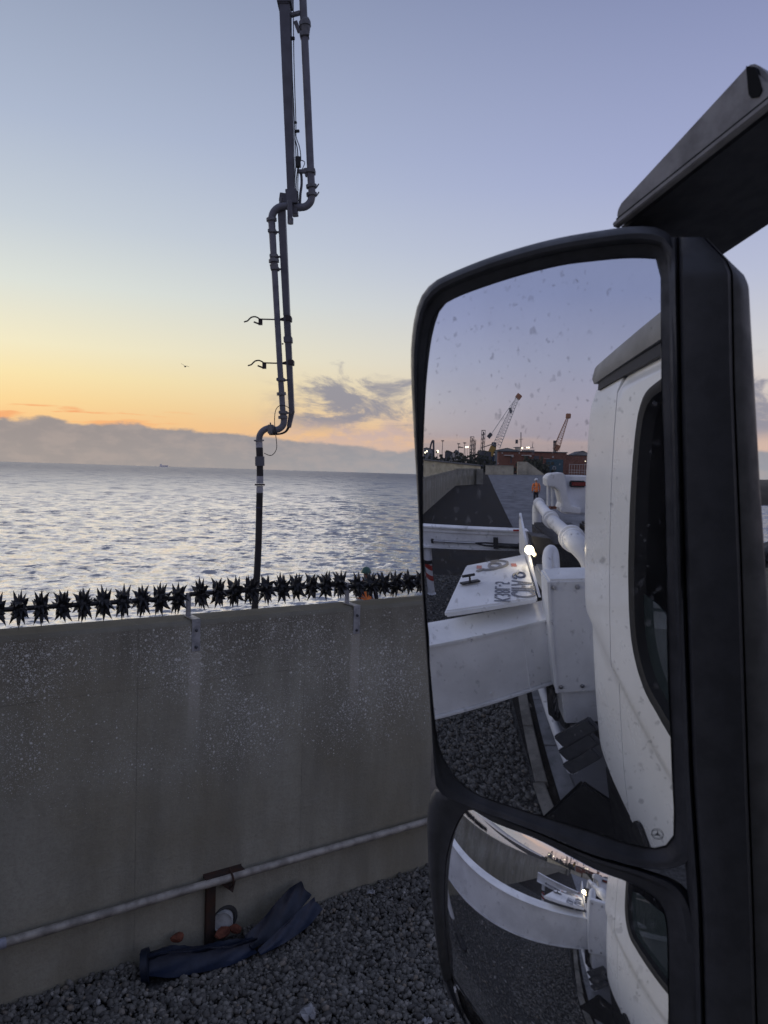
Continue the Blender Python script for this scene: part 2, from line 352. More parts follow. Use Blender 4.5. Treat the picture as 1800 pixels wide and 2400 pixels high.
offs_ = wmap(wmath('LOGARITHM', wmath('MAXIMUM', sy_.outputs[1], 1.0, tree=t), 10.0, tree=t), 1.6, 3.1, tree=t)
gust = wmath('MULTIPLY', gust, wmath('MULTIPLY_ADD', offs_, -0.45, 0.9, tree=t), tree=t)
t.links.new(wmath('MULTIPLY_ADD', offs_, 0.36, 0.12, tree=t), b.inputs['Roughness'])
t.links.new(wmath('MULTIPLY_ADD', offs_, -0.75, 0.85, tree=t), b.inputs['Specular IOR Level'])
acc = g.outputs['Normal']
for sc_n, k_ in ((5.0, 0.55), (1.8, 0.6), (0.45, 0.3)):
    nz = N(t, 'ShaderNodeTexNoise', inp={'Scale': sc_n, 'Detail': 3, 'Roughness': 0.6}); t.links.new((mp if sc_n > .3 else mpl).outputs[0], nz.inputs['Vector'])
    d_ = vm('MULTIPLY', vm('SUBTRACT', nz.outputs['Color'], (0.5, 0.5, 0.5)), (2.0, 2.0, 0.0))
    acc = vm('ADD', acc, vm('SCALE', d_, None, wmath('MULTIPLY', gust, k_, tree=t)))
t.links.new(vm('NORMALIZE', acc), b.inputs['Normal'])
M_SEA = m
nr, na, RMAX = 1180, 620, 30000.0
rad = 20*np.power(RMAX/20, np.linspace(0, 1, nr)); ang = np.radians(np.linspace(8, 112, na))
RR, AA = np.meshgrid(rad, ang, indexing='ij'); XX = RR*np.cos(AA); YY = RR*np.sin(AA)
ZZ = np.zeros_like(XX); cell = RR*math.log(RMAX/20)/nr
wd = math.radians(58)
for i in range(200):
    lam = 0.22*(900/0.22)**((i+rng.random())/200); th = wd+rng.normal(0, 0.5); k = 2*math.pi/lam; ph = rng.random()*6.283
    w = np.clip((lam/cell-2.0)/1.2, 0, 1)*np.clip((8-lam/cell)/3, 0, 1)*np.interp(np.log10(RR), [1.4, 2.2, 3.0, 3.7, 4.4], [1.0, 0.85, 0.6, 0.36, 0.12])*np.interp(lam, [2, 6, 25, 120], [1.0, 0.8, 0.6, 0.45])
    rows = np.where(w[:, 0] > 0)[0]
    if len(rows) == 0: continue
    r0, r1 = rows[0], rows[-1]+1; a_ = k*(XX[r0:r1]*math.cos(th)+YY[r0:r1]*math.sin(th))+ph
    ZZ[r0:r1] += 0.058*(0.6+0.8*rng.random())/k*w[r0:r1]*(np.sin(a_)+0.25*np.sin(2*a_+0.6))
V = np.stack([XX, YY, ZZ+SEA], -1).reshape(-1, 3)
idx = np.arange(nr*na).reshape(nr, na); Q = np.stack([idx[:-1, :-1], idx[1:, :-1], idx[1:, 1:], idx[:-1, 1:]], -1).reshape(-1, 4)
def fast_mesh(name, V, Q, m, smooth=True):
    me = bpy.data.meshes.new(name); k = Q.shape[1]
    me.vertices.add(len(V)); me.vertices.foreach_set('co', V.astype(np.float32).ravel())
    me.loops.add(Q.size); me.loops.foreach_set('vertex_index', Q.astype(np.int32).ravel())
    me.polygons.add(len(Q)); me.polygons.foreach_set('loop_start', np.arange(0, Q.size, k, dtype=np.int32))
    if m: me.materials.append(m)
    me.update(calc_edges=True); me.validate()
    if smooth: me.shade_smooth()
    return me
sea = link('sea', fast_mesh('sea', V, Q, M_SEA)); sea['kind'] = 'structure'; sea['label'] = 'choppy silver sea'
o = MB().add([(-60000, -60000, SEA-0.45), (60000, -60000, SEA-0.45), (60000, 60000, SEA-0.45), (-60000, 60000, SEA-0.45)], [(0, 1, 2, 3)]).build('sea_far', M_SEA); o['kind'] = 'structure'; o['label'] = 'open sea out to the horizon'

# ------------------------------------------------------------------ sea wall of cast panels
wall = thing('sea_wall', (1.8, WY, 0), 'weathered grey concrete sea wall speckled with pale lichen, running beside the gravel', 'wall')
prof = [(WY, -0.4), (WY, WZ-0.02), (WY+0.02, WZ), (WY+WT-0.015, WZ+0.004), (WY+WT, WZ-0.02), (WY+WT+0.1, -2.0), (WY+0.05, -2.0)]
edges = [1.29+1.07*k for k in range(-6, 10)]
for a, c in zip(edges[:-1], edges[1:]):
    dy = random.uniform(-.0015, .0015)
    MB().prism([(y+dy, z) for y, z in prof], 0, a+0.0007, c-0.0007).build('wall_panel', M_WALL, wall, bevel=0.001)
MB().prism([(y+.0005, z-.0005) for y, z in prof], 0, edges[0]-0.01, edges[-1]+0.01).build('joint_filler', M_KERB, wall)
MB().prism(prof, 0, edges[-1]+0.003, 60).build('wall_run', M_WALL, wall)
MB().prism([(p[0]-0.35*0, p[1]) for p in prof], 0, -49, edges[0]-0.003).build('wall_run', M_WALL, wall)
# its return and end pier far behind
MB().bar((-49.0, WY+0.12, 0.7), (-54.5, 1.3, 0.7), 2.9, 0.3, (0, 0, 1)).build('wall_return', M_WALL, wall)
MB().span((-54.0, 0.5, 0), (-52.8, 1.5, 2.1)).build('end_pier', M_FARWALL, wall, bevel=0.02)
# faint pale seep lines over the joints
# ------------------------------------------------------------------ rotating spikes on the wall
M_SPIKE = mat('spike_plastic', (0.012, 0.012, 0.014), 0.5, var=0.2, scale=30)
M_GALV = mat('galvanised_steel', (0.38, 0.38, 0.385), 0.55, metal=0.35, var=0.3, scale=25)
M_BOLT = mat('bolt_steel', (0.10, 0.10, 0.105), 0.5, metal=0.6)
M_RUST = mat('rusty_steel', (0.022, 0.016, 0.013), 0.85, var=0.5, scale=9, col2=(0.06, 0.028, 0.016), bump=0.002)
spk = thing('spike_barrier', (1.8, WY+.12, WZ), 'black rotating spike barrier on steel brackets along the top of the wall', 'spike barrier')
SY, SZ = WY+0.12, WZ+0.128
def star(seed):
    mb = MB(); R3 = random.Random(seed)
    mb.lathe([(0.016, -0.032), (0.040, -0.022), (0.050, 0.0), (0.040, 0.022), (0.016, 0.032)], (0, 0, 0), (1, 0, 0), 12)
    for ring, (nsp, L, xo, lean) in enumerate(((8, 0.078, 0.0, 0.0), (5, 0.070, 0.012, 0.36), (5, 0.070, -0.012, -0.36), (5, 0.026, 0.020, 0.9), (5, 0.026, -0.020, -0.9))):
        for i in range(nsp):
            a = 2*math.pi*(i+0.5*(ring % 2)+R3.uniform(-.12, .12))/nsp; l = L*R3.uniform(0.86, 1.08)
            rd = np.array([0, math.cos(a), math.sin(a)]); dr = np.array([math.sin(lean), 0, 0])+rd*math.cos(lean)
            sd = np.cross(rd, [1.0, 0, 0]); p0 = rd*0.030+np.array([xo, 0, 0]); bend = sd*R3.choice((-1, 1))*0.020
            w = np.cross(dr, sd)
            pm = p0+dr*l*0.55+bend*0.22; pt = p0+dr*l+bend
            P = [p0+sd*.015+w*.012, p0-sd*.015+w*.012, p0-sd*.015-w*.012, p0+sd*.015-w*.012, pm+sd*.0065+w*.006, pm-sd*.0065+w*.006, pm-sd*.0065-w*.006, pm+sd*.0065-w*.006, pt]
            mb.add(P, [(i0, (i0+1) % 4, 4+(i0+1) % 4, 4+i0) for i0 in range(4)]+[(4+i0, 4+(i0+1) % 4, 8) for i0 in range(4)])
    return mb.mesh('spike_star', M_SPIKE)
STARS = [star(3), star(8), star(21)]
for sft in range(-5, 16):
    x0 = 1.62+1.12*sft
    dz = 0.012 if sft % 2 == 0 else -0.006
    MB().tube([(x0+0.01, SY, SZ+dz), (x0+1.11, SY, SZ+dz)], 0.014, 10).build('shaft', M_SPIKE, spk, smooth=60)
    for k in range(10):
        o = link('spike_star', STARS[(k*7+sft*3) % 3], spk); o.location = (x0+0.082+k*0.1088, SY, SZ+dz); o.matrix_parent_inverse = wmat(spk).inverted()
        o.rotation_euler = (random.uniform(0, 6.28), random.uniform(-.10, .10), random.uniform(-.10, .10)); o.scale = (1, random.uniform(.95, 1.04), random.uniform(.95, 1.04))
    bm_ = MB()
    bm_.span((x0-0.017, WY-0.007, WZ-0.18), (x0+0.033, WY-0.001, WZ+0.006)); bm_.span((x0-0.017, WY-0.007, WZ+0.006), (x0+0.033, WY+0.15, WZ+0.012))
    bm_.span((x0-0.012, SY-0.004, WZ+0.012), (x0+0.018, SY+0.003, SZ+0.022))
    br = bm_.build('bracket', M_GALV, spk)
    for zz in (WZ-0.055, WZ-0.155): MB().lathe([(0.010, 0), (0.010, 0.006), (0.006, 0.008), (0.006, 0.014), (0.004, 0.015)], (x0+0.008, WY-0.007, zz), (0, -1, 0), 6).build('bolt', M_BOLT, br)
# ------------------------------------------------------------------ pipe along the foot of the wall
M_PIPE = mat('grey_pipe', (0.36, 0.335, 0.29), 0.5, metal=0.1, var=0.4, scale=12, bump=0.001)
M_WHITE_PLASTIC = mat('dirty_white_plastic', (0.42, 0.43, 0.42), 0.6, var=0.3, scale=14)
M_SLEEVE = mat('white_tape', (0.32, 0.33, 0.38), 0.6, var=0.2, scale=20)
PY, PZ = WY-0.055, 0.395
pr = thing('wall_pipe', (1.75, PY, 0), 'grey steel pipe running low along the wall on a rusty stand', 'pipe')
MB().tube([(x, PY, PZ+0.006*math.sin(x*0.7)) for x in np.linspace(-4, 9, 40)], 0.0245, 16).build('pipe', M_PIPE, pr, smooth=60)
MB().tube([(0.30, PY, PZ), (0.61, PY, PZ+.003)], 0.0275, 16).build('sleeve', M_SLEEVE, pr, smooth=60)
MB().span((1.715, WY-0.028, -0.1), (1.775, WY-0.002, PZ)).build('stand_post', M_RUST, pr, bevel=0.002)
MB().span((1.70, PY+0.0, PZ+0.027), (1.95, WY-0.001, PZ+0.033)).add(*[[(1.70, WY-0.008, PZ+0.02), (1.95, WY-0.008, PZ+0.02), (1.95, WY-0.001, PZ+0.045), (1.70, WY-0.001, PZ+0.045)], [(0, 1, 2, 3)]]).build('angle_plate', M_RUST, pr)
ub = smooth_path([(1.86, PY+.03, PZ+.05), (1.86, PY-.03, PZ+.02), (1.86, PY-.034, PZ-.02), (1.86, PY+.0, PZ-.06)], 5)
MB().tube(ub, 0.006, 8).build('clamp', M_RUST, pr, smooth=60)
MB().add([(1.80, PY+.02, PZ-.03), (1.87, PY-.01, PZ-.09), (1.90, PY+.02, PZ-.035), (1.80, PY+.03, PZ-.03), (1.87, PY+.0, PZ-.09), (1.90, PY+.03, PZ-.035)], [(0, 1, 2), (5, 4, 3), (0, 3, 4, 1), (1, 4, 5, 2), (2, 5, 3, 0)]).build('gusset', M_RUST, pr)
# drain pipe stub
M_HOLE = mat('drain_hole_shadow', (0.05, 0.05, 0.048), 0.95)
dp = thing('drain_pipe', (1.82, WY, 0.1), 'round white plastic drain pipe end sticking out of the wall foot', 'drain pipe')
dirp = np.array([-0.40, -0.9, 0.10]); dirp /= np.linalg.norm(dirp); c0 = np.array([1.835, WY+0.0, 0.115])
MB().lathe([(0.062, -0.06), (0.062, 0.040), (0.060, 0.044), (0.055, 0.044), (0.053, 0.034), (0.0, 0.032)], c0, dirp, 28).build('pipe_end', M_WHITE_PLASTIC, dp, smooth=50)
MB().lathe([(0.082, 0.001), (0.080, 0.006), (0.062, 0.006), (0.062, 0.0)], (1.850, WY-.001, 0.118), (0, -1, 0), 28).build('hole_shadow_ring', M_HOLE, dp, smooth=50)  # dark ring painting the shadow of the hole around the pipe
# ------------------------------------------------------------------ blue folded sheet, debris, litter
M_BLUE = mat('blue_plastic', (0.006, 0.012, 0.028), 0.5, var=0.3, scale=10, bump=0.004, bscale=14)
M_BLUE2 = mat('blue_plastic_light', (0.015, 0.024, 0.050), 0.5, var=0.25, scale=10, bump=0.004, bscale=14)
bl = thing('blue_sheet', (1.85, 4.1, 0), 'crumpled dark blue plastic sheet propped against the foot of the wall', 'plastic sheet')
def strip(spine, halfw, normal_up, thick, name, m, nseg=7, wav=0.005, seed=1):
    rs = random.Random(seed); sp_ = smooth_path(spine, 7); hw = np.interp(np.linspace(0, 1, len(sp_)), np.linspace(0, 1, len(halfw)), halfw); cr = smooth_path(normal_up, 7)
    L = []
    for i, p in enumerate(sp_):
        c = cr[min(i, len(cr)-1)]; c = c/np.linalg.norm(c); t_ = sp_[min(i+1, len(sp_)-1)]-sp_[max(i-1, 0)]; nrm = np.cross(t_, c); nrm /= np.linalg.norm(nrm)
        row = [p+c*hw[i]*(2*k/nseg-1)+nrm*(thick*(1-(2*k/nseg-1)**2)+rs.uniform(-wav, wav)*0.6+wav*math.sin(i*0.55+k*1.3)) for k in range(nseg+1)]
        L.append(row+[q-nrm*0.008 for q in row[::-1]])
    return MB().loft(L, cap0=True, cap1=True).build(name, m, bl, smooth=55)
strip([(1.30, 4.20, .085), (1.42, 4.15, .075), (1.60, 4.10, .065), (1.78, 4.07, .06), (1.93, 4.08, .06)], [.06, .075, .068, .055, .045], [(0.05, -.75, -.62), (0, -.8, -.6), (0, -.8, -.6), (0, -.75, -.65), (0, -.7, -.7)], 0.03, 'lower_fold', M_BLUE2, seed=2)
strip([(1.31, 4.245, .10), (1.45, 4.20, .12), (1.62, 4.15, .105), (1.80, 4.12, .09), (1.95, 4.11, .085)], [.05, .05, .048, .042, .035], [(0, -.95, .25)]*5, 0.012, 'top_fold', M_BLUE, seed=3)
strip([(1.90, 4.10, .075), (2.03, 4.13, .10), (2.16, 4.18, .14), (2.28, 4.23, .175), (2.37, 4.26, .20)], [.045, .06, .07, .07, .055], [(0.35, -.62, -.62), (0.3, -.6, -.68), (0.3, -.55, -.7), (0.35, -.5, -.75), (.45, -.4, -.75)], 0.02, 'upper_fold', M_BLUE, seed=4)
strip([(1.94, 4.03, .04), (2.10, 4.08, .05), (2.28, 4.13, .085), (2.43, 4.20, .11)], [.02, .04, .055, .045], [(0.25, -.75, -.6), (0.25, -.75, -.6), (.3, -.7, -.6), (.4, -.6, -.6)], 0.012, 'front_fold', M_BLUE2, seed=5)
MB().tube([(1.30, 4.21, .07), (1.335, 4.195, .075)], [.088, .095], 18).build('rolled_end', M_BLUE, bl, smooth=50)
M_BRICK_R = mat('broken_brick', (0.17, 0.055, 0.03), 0.9, var=0.5, scale=18, bump=0.006)
def lump(name, c, h, m, seed, lab, cat, group=None, sub=2):
    bm = bmesh.new(); bmesh.ops.create_icosphere(bm, subdivisions=sub, radius=1); rs = random.Random(seed)
    off = [Vector((rs.uniform(-1, 1), rs.uniform(-1, 1), rs.uniform(-1, 1))).normalized() for _ in range(9)]
    for v in bm.verts:
        k = 1.0
        for q in off: k = min(k, 0.72/max(0.3, v.co.normalized().dot(q))) if v.co.normalized().dot(q) > 0.72 else k
        v.co = Vector((v.co.x*h[0], v.co.y*h[1], v.co.z*h[2]))*k
    me = bpy.data.meshes.new(name); bm.to_mesh(me); bm.free(); me.materials.append(m)
    o = link(name, me); o.location = Vector(c); o.rotation_euler = (rs.uniform(-.3, .3), rs.uniform(-.3, .3), rs.uniform(0, 6)); return tag(o, lab, cat, group)
lump('brick_lump', (1.53, 4.285, .125), (.045, .036, .032), M_BRICK_R, 1, 'rust red brick lump behind the left end of the blue sheet', 'brick', 'broken brick lumps')
lump('brick_lump', (1.80, 4.27, .075), (.06, .04, .035), M_BRICK_R, 2, 'orange brick lump beside the rusty stand, largest of three', 'brick', 'broken brick lumps')
lump('brick_lump', (1.885, 4.26, .085), (.045, .035, .03), M_BRICK_R, 3, 'small brown brick lump where the blue sheet bends', 'brick', 'broken brick lumps')
M_PAPER = mat('white_litter', (0.36, 0.36, 0.36), 0.7, var=0.3, scale=20)
def litter(c, w, d, seed, lab):
    rs = random.Random(seed); n = 7; L = []
    for i in range(n):
        L.append([np.array([c[0]+(i/(n-1)-.5)*w+rs.uniform(-.1, .1)*w, c[1]+(k/4-.5)*d*(0.5+0.6*math.sin(math.pi*i/(n-1)))+rs.uniform(-.1, .1)*d, c[2]+rs.uniform(0, .4)*min(w, d)]) for k in range(5)])
    o = MB().loft(L, closed=False).build('litter', M_PAPER, smooth=30); tag(o, lab, 'litter', 'white litter on the gravel')
    sm = o.modifiers.new('thick', 'SOLIDIFY'); sm.thickness = 0.002
litter((2.86, 4.235, .035), .05, .05, 3, 'small white scrap on the gravel close to the wall')
litter((1.93, 3.42, .03), .10, .10, 5, 'crumpled white plastic on the gravel at the bottom edge')
litter((2.44, 3.05, .03), .05, .05, 8, 'tiny white scrap on the gravel beside the mirror')

# ------------------------------------------------------------------ gravel
m = bpy.data.materials.new('gravel_stone'); m.use_nodes = True; t = m.node_tree; b = t.nodes['Principled BSDF']; b.inputs['Roughness'].default_value = 0.8
at = N(t, 'ShaderNodeAttribute'); at.attribute_name = 'tone'; gp = N(t, 'ShaderNodeNewGeometry')
cc = ramp(at.outputs['Fac'], [(0, (0.065, 0.062, 0.057, 1)), (0.45, (0.155, 0.148, 0.130, 1)), (0.75, (0.26, 0.25, 0.222, 1)), (0.88, (0.24, 0.195, 0.14, 1)), (1.0, (0.50, 0.49, 0.46, 1))], tree=t)
cc = wmix(wmath('MULTIPLY', wmap(noise(60, 4, .6, gp.outputs['Position'], tree=t), .35, .7, tree=t), 0.5, tree=t), cc, (0.09, 0.087, 0.08, 1), tree=t); t.links.new(cc, b.inputs['Base Color'])
M_STONE = m
ico = bmesh.new(); bmesh.ops.create_icosphere(ico, subdivisions=1, radius=1.0); ico.verts.ensure_lookup_table()
IV = np.array([v.co[:] for v in ico.verts]); IF = np.array([[v.index for v in f.verts] for f in ico.faces]); ico.free()
def stones(name, pts, size, lab):
    n = len(pts); nv = len(IV)
    sc = size*(0.35+1.0*rng.random((n, 1))**1.6+0.25*rng.random((n, 1)))*np.array([1, 1, 1])*(0.65+0.6*rng.random((n, 3)))
    S = IV[None]*(0.62+0.66*rng.random((n, nv, 1)))*sc[:, None, :]
    q = rng.normal(size=(n, 4)); q /= np.linalg.norm(q, axis=1)[:, None]; w, x, y, z = q.T
    Rm = np.stack([np.stack([1-2*(y*y+z*z), 2*(x*y-z*w), 2*(x*z+y*w)], -1), np.stack([2*(x*y+z*w), 1-2*(x*x+z*z), 2*(y*z-x*w)], -1), np.stack([2*(x*z-y*w), 2*(y*z+x*w), 1-2*(x*x+y*y)], -1)], 1)
    Vv = np.einsum('nij,nvj->nvi', Rm, S)+pts[:, None, :]
    Fq = (IF[None]+(np.arange(n)*nv)[:, None, None]).reshape(-1, 3)
    me = fast_mesh(name, Vv.reshape(-1, 3), Fq, M_STONE, smooth=False)
    a = me.attributes.new('tone', 'FLOAT', 'POINT'); a.data.foreach_set('value', np.repeat(np.clip(rng.beta(1.5, 2.0, n), 0, 1), nv).astype(np.float32))
    o = link(name, me); o['kind'] = 'stuff'; o['label'] = lab; return o
def scatter(x0, x1, y0, y1, dens, zlo, zhi):
    n = int((x1-x0)*(y1-y0)*dens); P = np.stack([rng.uniform(x0, x1, n), rng.uniform(y0, y1, n), rng.uniform(zlo, zhi, n)], -1)
    return P
P = np.concatenate([scatter(0.2, 4.6, 2.3, WY-0.01, 2900, 0.0, 0.012), scatter(0.2, 4.6, 2.3, WY-0.01, 1200, 0.012, 0.024)])
P[:, 2] += 0.018*np.sin(P[:, 0]*3.1+1)*np.sin(P[:, 1]*4.3)+np.clip((P[:, 1]-WY+0.18)/0.18, 0, 1)*0.02-0.004
P = P[~((np.abs(P[:, 0]-1.62) < 0.33) & (P[:, 1] > 4.06))]
stones('gravel', P, 0.0162, 'loose dark grey crushed stone gravel at the foot of the wall')
P2 = np.concatenate([scatter(-9, 0.2, 0.5, WY-0.01, 330, 0.0, 0.02), scatter(0.2, 6, 0.5, 2.3, 250, 0.0, 0.02), scatter(-3.6, -0.5, .48, 1.8, 900, 0.0, 0.02)])
stones('gravel_behind', P2, 0.024, 'loose gravel between the truck and the wall behind the camera')
# ================================================================== side mirror
M_BLACK = mat('black_mirror_plastic', (0.052, 0.054, 0.061), 0.50, var=0.2, scale=40, bump=0.00025, bscale=900, spec=0.4)
M_GAP = mat('black_rubber', (0.006, 0.006, 0.007), 0.7, spec=0.2)
M_ARM = mat('lit_arm_plastic', (0.30, 0.29, 0.285), 0.6, var=0.3, scale=30, bump=0.0003, bscale=600)  # sky light on the arm's near face is put into this paler grey
def mirror_mat(name, seed, spots, sc):
    m = bpy.data.materials.new(name); m.use_nodes = True; t = m.node_tree; t.nodes.clear()
    out = N(t, 'ShaderNodeOutputMaterial'); gl = N(t, 'ShaderNodeBsdfGlossy', inp={'Color': (0.90, 0.91, 0.92, 1), 'Roughness': 0.0})
    g = N(t, 'ShaderNodeNewGeometry'); mp = N(t, 'ShaderNodeMapping'); mp.inputs['Location'].default_value = (seed, 2*seed, 0); mp.inputs['Scale'].default_value = (1, 1, 0.8); t.links.new(g.outputs['Position'], mp.inputs[0])
    wob = N(t, 'ShaderNodeTexNoise', inp={'Scale': 160, 'Detail': 3}); t.links.new(mp.outputs[0], wob.inputs['Vector'])
    vec = wmix(0.010, mp.outputs[0], wob.outputs['Color'], tree=t)
    fac = None
    dens = noise(9, 2, 0.5, mp.outputs[0], tree=t)
    for s_, k in ((120*sc, 0.36), (210*sc, 0.36)):
        vo = N(t, 'ShaderNodeTexVoronoi', inp={'Scale': s_}); t.links.new(vec, vo.inputs['Vector'])
        c3 = N(t, 'ShaderNodeSeparateColor'); t.links.new(vo.outputs['Color'], c3.inputs[0])
        rad = wmath('MULTIPLY', wmath('SUBTRACT', wmath('ADD', c3.outputs[0], wmath('MULTIPLY', dens, 0.6, tree=t), tree=t), 0.80, tree=t), k*2.2, tree=t)
        f = wmap(wmath('SUBTRACT', rad, vo.outputs['Distance'], tree=t), -0.03, 0.22, 0.0, 1.0, tree=t)
        f = wmath('MULTIPLY', f, wmath('MULTIPLY_ADD', c3.outputs[1], 0.7, 0.3, tree=t), tree=t)
        fac = f if fac is None else wmath('MAXIMUM', fac, f, tree=t)
    dirt = N(t, 'ShaderNodeBsdfDiffuse', inp={'Color': (0.36, 0.36, 0.37, 1)})
    film = wmap(noise(22, 4, 0.6, mp.outputs[0], tree=t), 0.3, 0.8, 0.04, 0.085, tree=t)
    mx = N(t, 'ShaderNodeMixShader'); t.links.new(wmath('ADD', film, wmath('MULTIPLY', fac, spots, tree=t), tree=t), mx.inputs[0])
    t.links.new(gl.outputs[0], mx.inputs[1]); t.links.new(dirt.outputs[0], mx.inputs[2]); t.links.new(mx.outputs[0], out.inputs[0]); return m
M_GLASS = mirror_mat('spotted_mirror_glass', 1.7, 0.42, 1.0); M_GLASS2 = mirror_mat('spotted_wide_glass', 4.1, 0.34, 1.0)
PLN = (MAIN.hit(1285, 1300)-MAIN.S)/MAIN.R; PLC = MAIN.hit(1285, 1300)
def plane_t(x, y): return ((PLC-EYE)@PLN)/(ray(x, y)@PLN)
def at_t(x, y, t): return EYE+ray(x, y)*t
g_main = [(1547, 628), (1541, 611), (1528, 607), (1466, 606), (1390, 613), (1314, 623), (1213, 648), (1112, 681), (1061, 702), (1036, 719), (1015, 747), (1005, 788), (998, 843), (993, 965), (992, 1218), (994, 1330), (999, 1430), (1006, 1533), (1018, 1670), (1026, 1731), (1038, 1771), (1061, 1812), (1091, 1842), (1137, 1868), (1274, 1913), (1390, 1949), (1466, 1974), (1507, 1984), (1542, 1986), (1567, 1976), (1579, 1954), (1580, 1933), (1575, 1832), (1570, 1705), (1565, 1604), (1562, 1452), (1557, 1167), (1550, 914), (1548, 700)]
o_main = [(1590, 600), (1580, 560), (1545, 535), (1500, 530), (1443, 535), (1302, 559), (1172, 595), (1063, 637), (1009, 667), (980, 711), (966, 781), (963, 868), (971, 1031), (980, 1193), (987, 1356), (1000, 1541), (1011, 1693), (1020, 1834), (1035, 1862), (1100, 1890), (1260, 1950), (1390, 2000), (1500, 2034), (1590, 2032), (1632, 1990), (1626, 1900), (1610, 1500), (1600, 1218), (1592, 800)]
g_wide = [(1094, 1899), (1069, 1941), (1051, 1997), (1044, 2052), (1043, 2133), (1051, 2230), (1061, 2306), (1081, 2371), (1107, 2415), (1150, 2450), (1250, 2480), (1400, 2490), (1520, 2480), (1558, 2440), (1566, 2380), (1565, 2306), (1562, 2174), (1547, 2123), (1517, 2093), (1471, 2068), (1390, 2037), (1264, 1971), (1162, 1931), (1118, 1905), (1103, 1897)]
o_wide = [(1022, 1848), (1008, 1870), (1003, 1895), (1001, 1945), (1007, 2060), (1018, 2170), (1029, 2257), (1047, 2322), (1069, 2365), (1096, 2410), (1140, 2460), (1250, 2530), (1400, 2545), (1560, 2530), (1640, 2470), (1646, 2300), (1636, 2150), (1600, 2075), (1520, 2040), (1390, 2003), (1260, 1950), (1120, 1892), (1060, 1858)]
def polar(poly, c, n):
    pl = np.array(closed_path(poly, 6)); a = np.arctan2(pl[:, 1]-c[1], pl[:, 0]-c[0]); r = np.hypot(pl[:, 0]-c[0], pl[:, 1]-c[1])
    o = np.argsort(a); a = a[o]; r = r[o]; a = np.concatenate([a-2*math.pi, a, a+2*math.pi]); r = np.concatenate([r, r, r])
    th = np.linspace(-math.pi, math.pi, n, endpoint=False); return th, np.interp(th, a, r)
sm = thing('side_mirror', PLC, 'large black truck side mirror on an arm, reflecting the white truck', 'side mirror')
def pane(name, S, gp_, c, m, n=180, rings=46):
    th, rg = polar(gp_, c, n); Vv = []; Nn = []
    for k in range(1, rings+1):
        for q, r_ in zip(th, rg):
            p = S.hit(c[0]+math.cos(q)*r_*k/rings, c[1]+math.sin(q)*r_*k/rings); Vv.append(p); Nn.append((p-S.S)/S.R)
    p = S.hit(*c); Vv.append(p); Nn.append((p-S.S)/S.R); ci = len(Vv)-1
    F = [(ci, (k+1) % n, k) for k in range(n)]+[(i*n+k, i*n+(k+1) % n, (i+1)*n+(k+1) % n, (i+1)*n+k) for i in range(rings-1) for k in range(n)]
    # the glass's edge and back
    b0 = (rings-1)*n; e0 = len(Vv)
    for k in range(n): Vv.append(Vv[b0+k]-Nn[b0+k]*0.003); Nn.append(-Nn[b0+k])
    F += [(b0+k, b0+(k+1) % n, e0+(k+1) % n, e0+k) for k in range(n)]
    me = bpy.data.meshes.new(name); me.from_pydata([tuple(p) for p in Vv], [], F); me.update(); me.materials.append(m); me.shade_smooth()
    if sum(me.polygons[5].normal[i]*float(Nn[0][i]) for i in range(3)) < 0: me.flip_normals()
    me.normals_split_custom_set_from_vertices([tuple(float(x) for x in q) for q in Nn])
    return link(name, me, sm)
CM, CW = (1285, 1300), (1305, 2215)
pane('mirror_glass', MAIN, g_main, CM, M_GLASS); pane('wide_angle_glass', WIDE, g_wide, CW, M_GLASS2)
def rim(name, S, gp_, op_, c, prof, lift, n=180):
    th, rg = polar(gp_, c, n); _, ro = polar(op_, c, n); L = []
    for f, off in prof:
        row = []
        for q, a, b_ in zip(th, rg, ro):
            r_ = a+(b_-a)*f; x, y = c[0]+math.cos(q)*r_, c[1]+math.sin(q)*r_
            xg, yg = c[0]+math.cos(q)*a, c[1]+math.sin(q)*a
            tg = np.linalg.norm(S.hit(xg, yg)-EYE); tt = tg+lift
            kk = 1.0 if off > 0 else 1.0-0.85*min(1.0, max(0.0, math.sin(q)*1.3, -math.cos(q)*0.9)); row.append(at_t(x, y, tt+off*kk+(0.004 if f > .02 and off <= .0011 else 0)*(1-kk)))
        L.append(row)
    return MB().loft(L, cap1=True).build(name, M_BLACK, sm, smooth=42)
rim('mirror_frame', MAIN, g_main, o_main, CM, [(-0.06, 0.008), (0.0, 0.005), (0.03, 0.001), (0.10, -0.001), (0.45, -0.003), (0.52, -0.009), (0.62, -0.013), (0.78, -0.013), (0.90, -0.007), (0.98, 0.002), (1.0, 0.014), (0.97, 0.05), (0.8, 0.085), (0.0, 0.105)], 0.0)
rim('wide_mirror_frame', WIDE, g_wide, o_wide, CW, [(-0.06, 0.008), (0.0, 0.005), (0.04, 0.001), (0.15, -0.001), (0.45, -0.003), (0.58, -0.008), (0.78, -0.009), (0.92, -0.003), (1.0, 0.012), (0.97, 0.05), (0.8, 0.085), (0.0, 0.105)], 0.0)
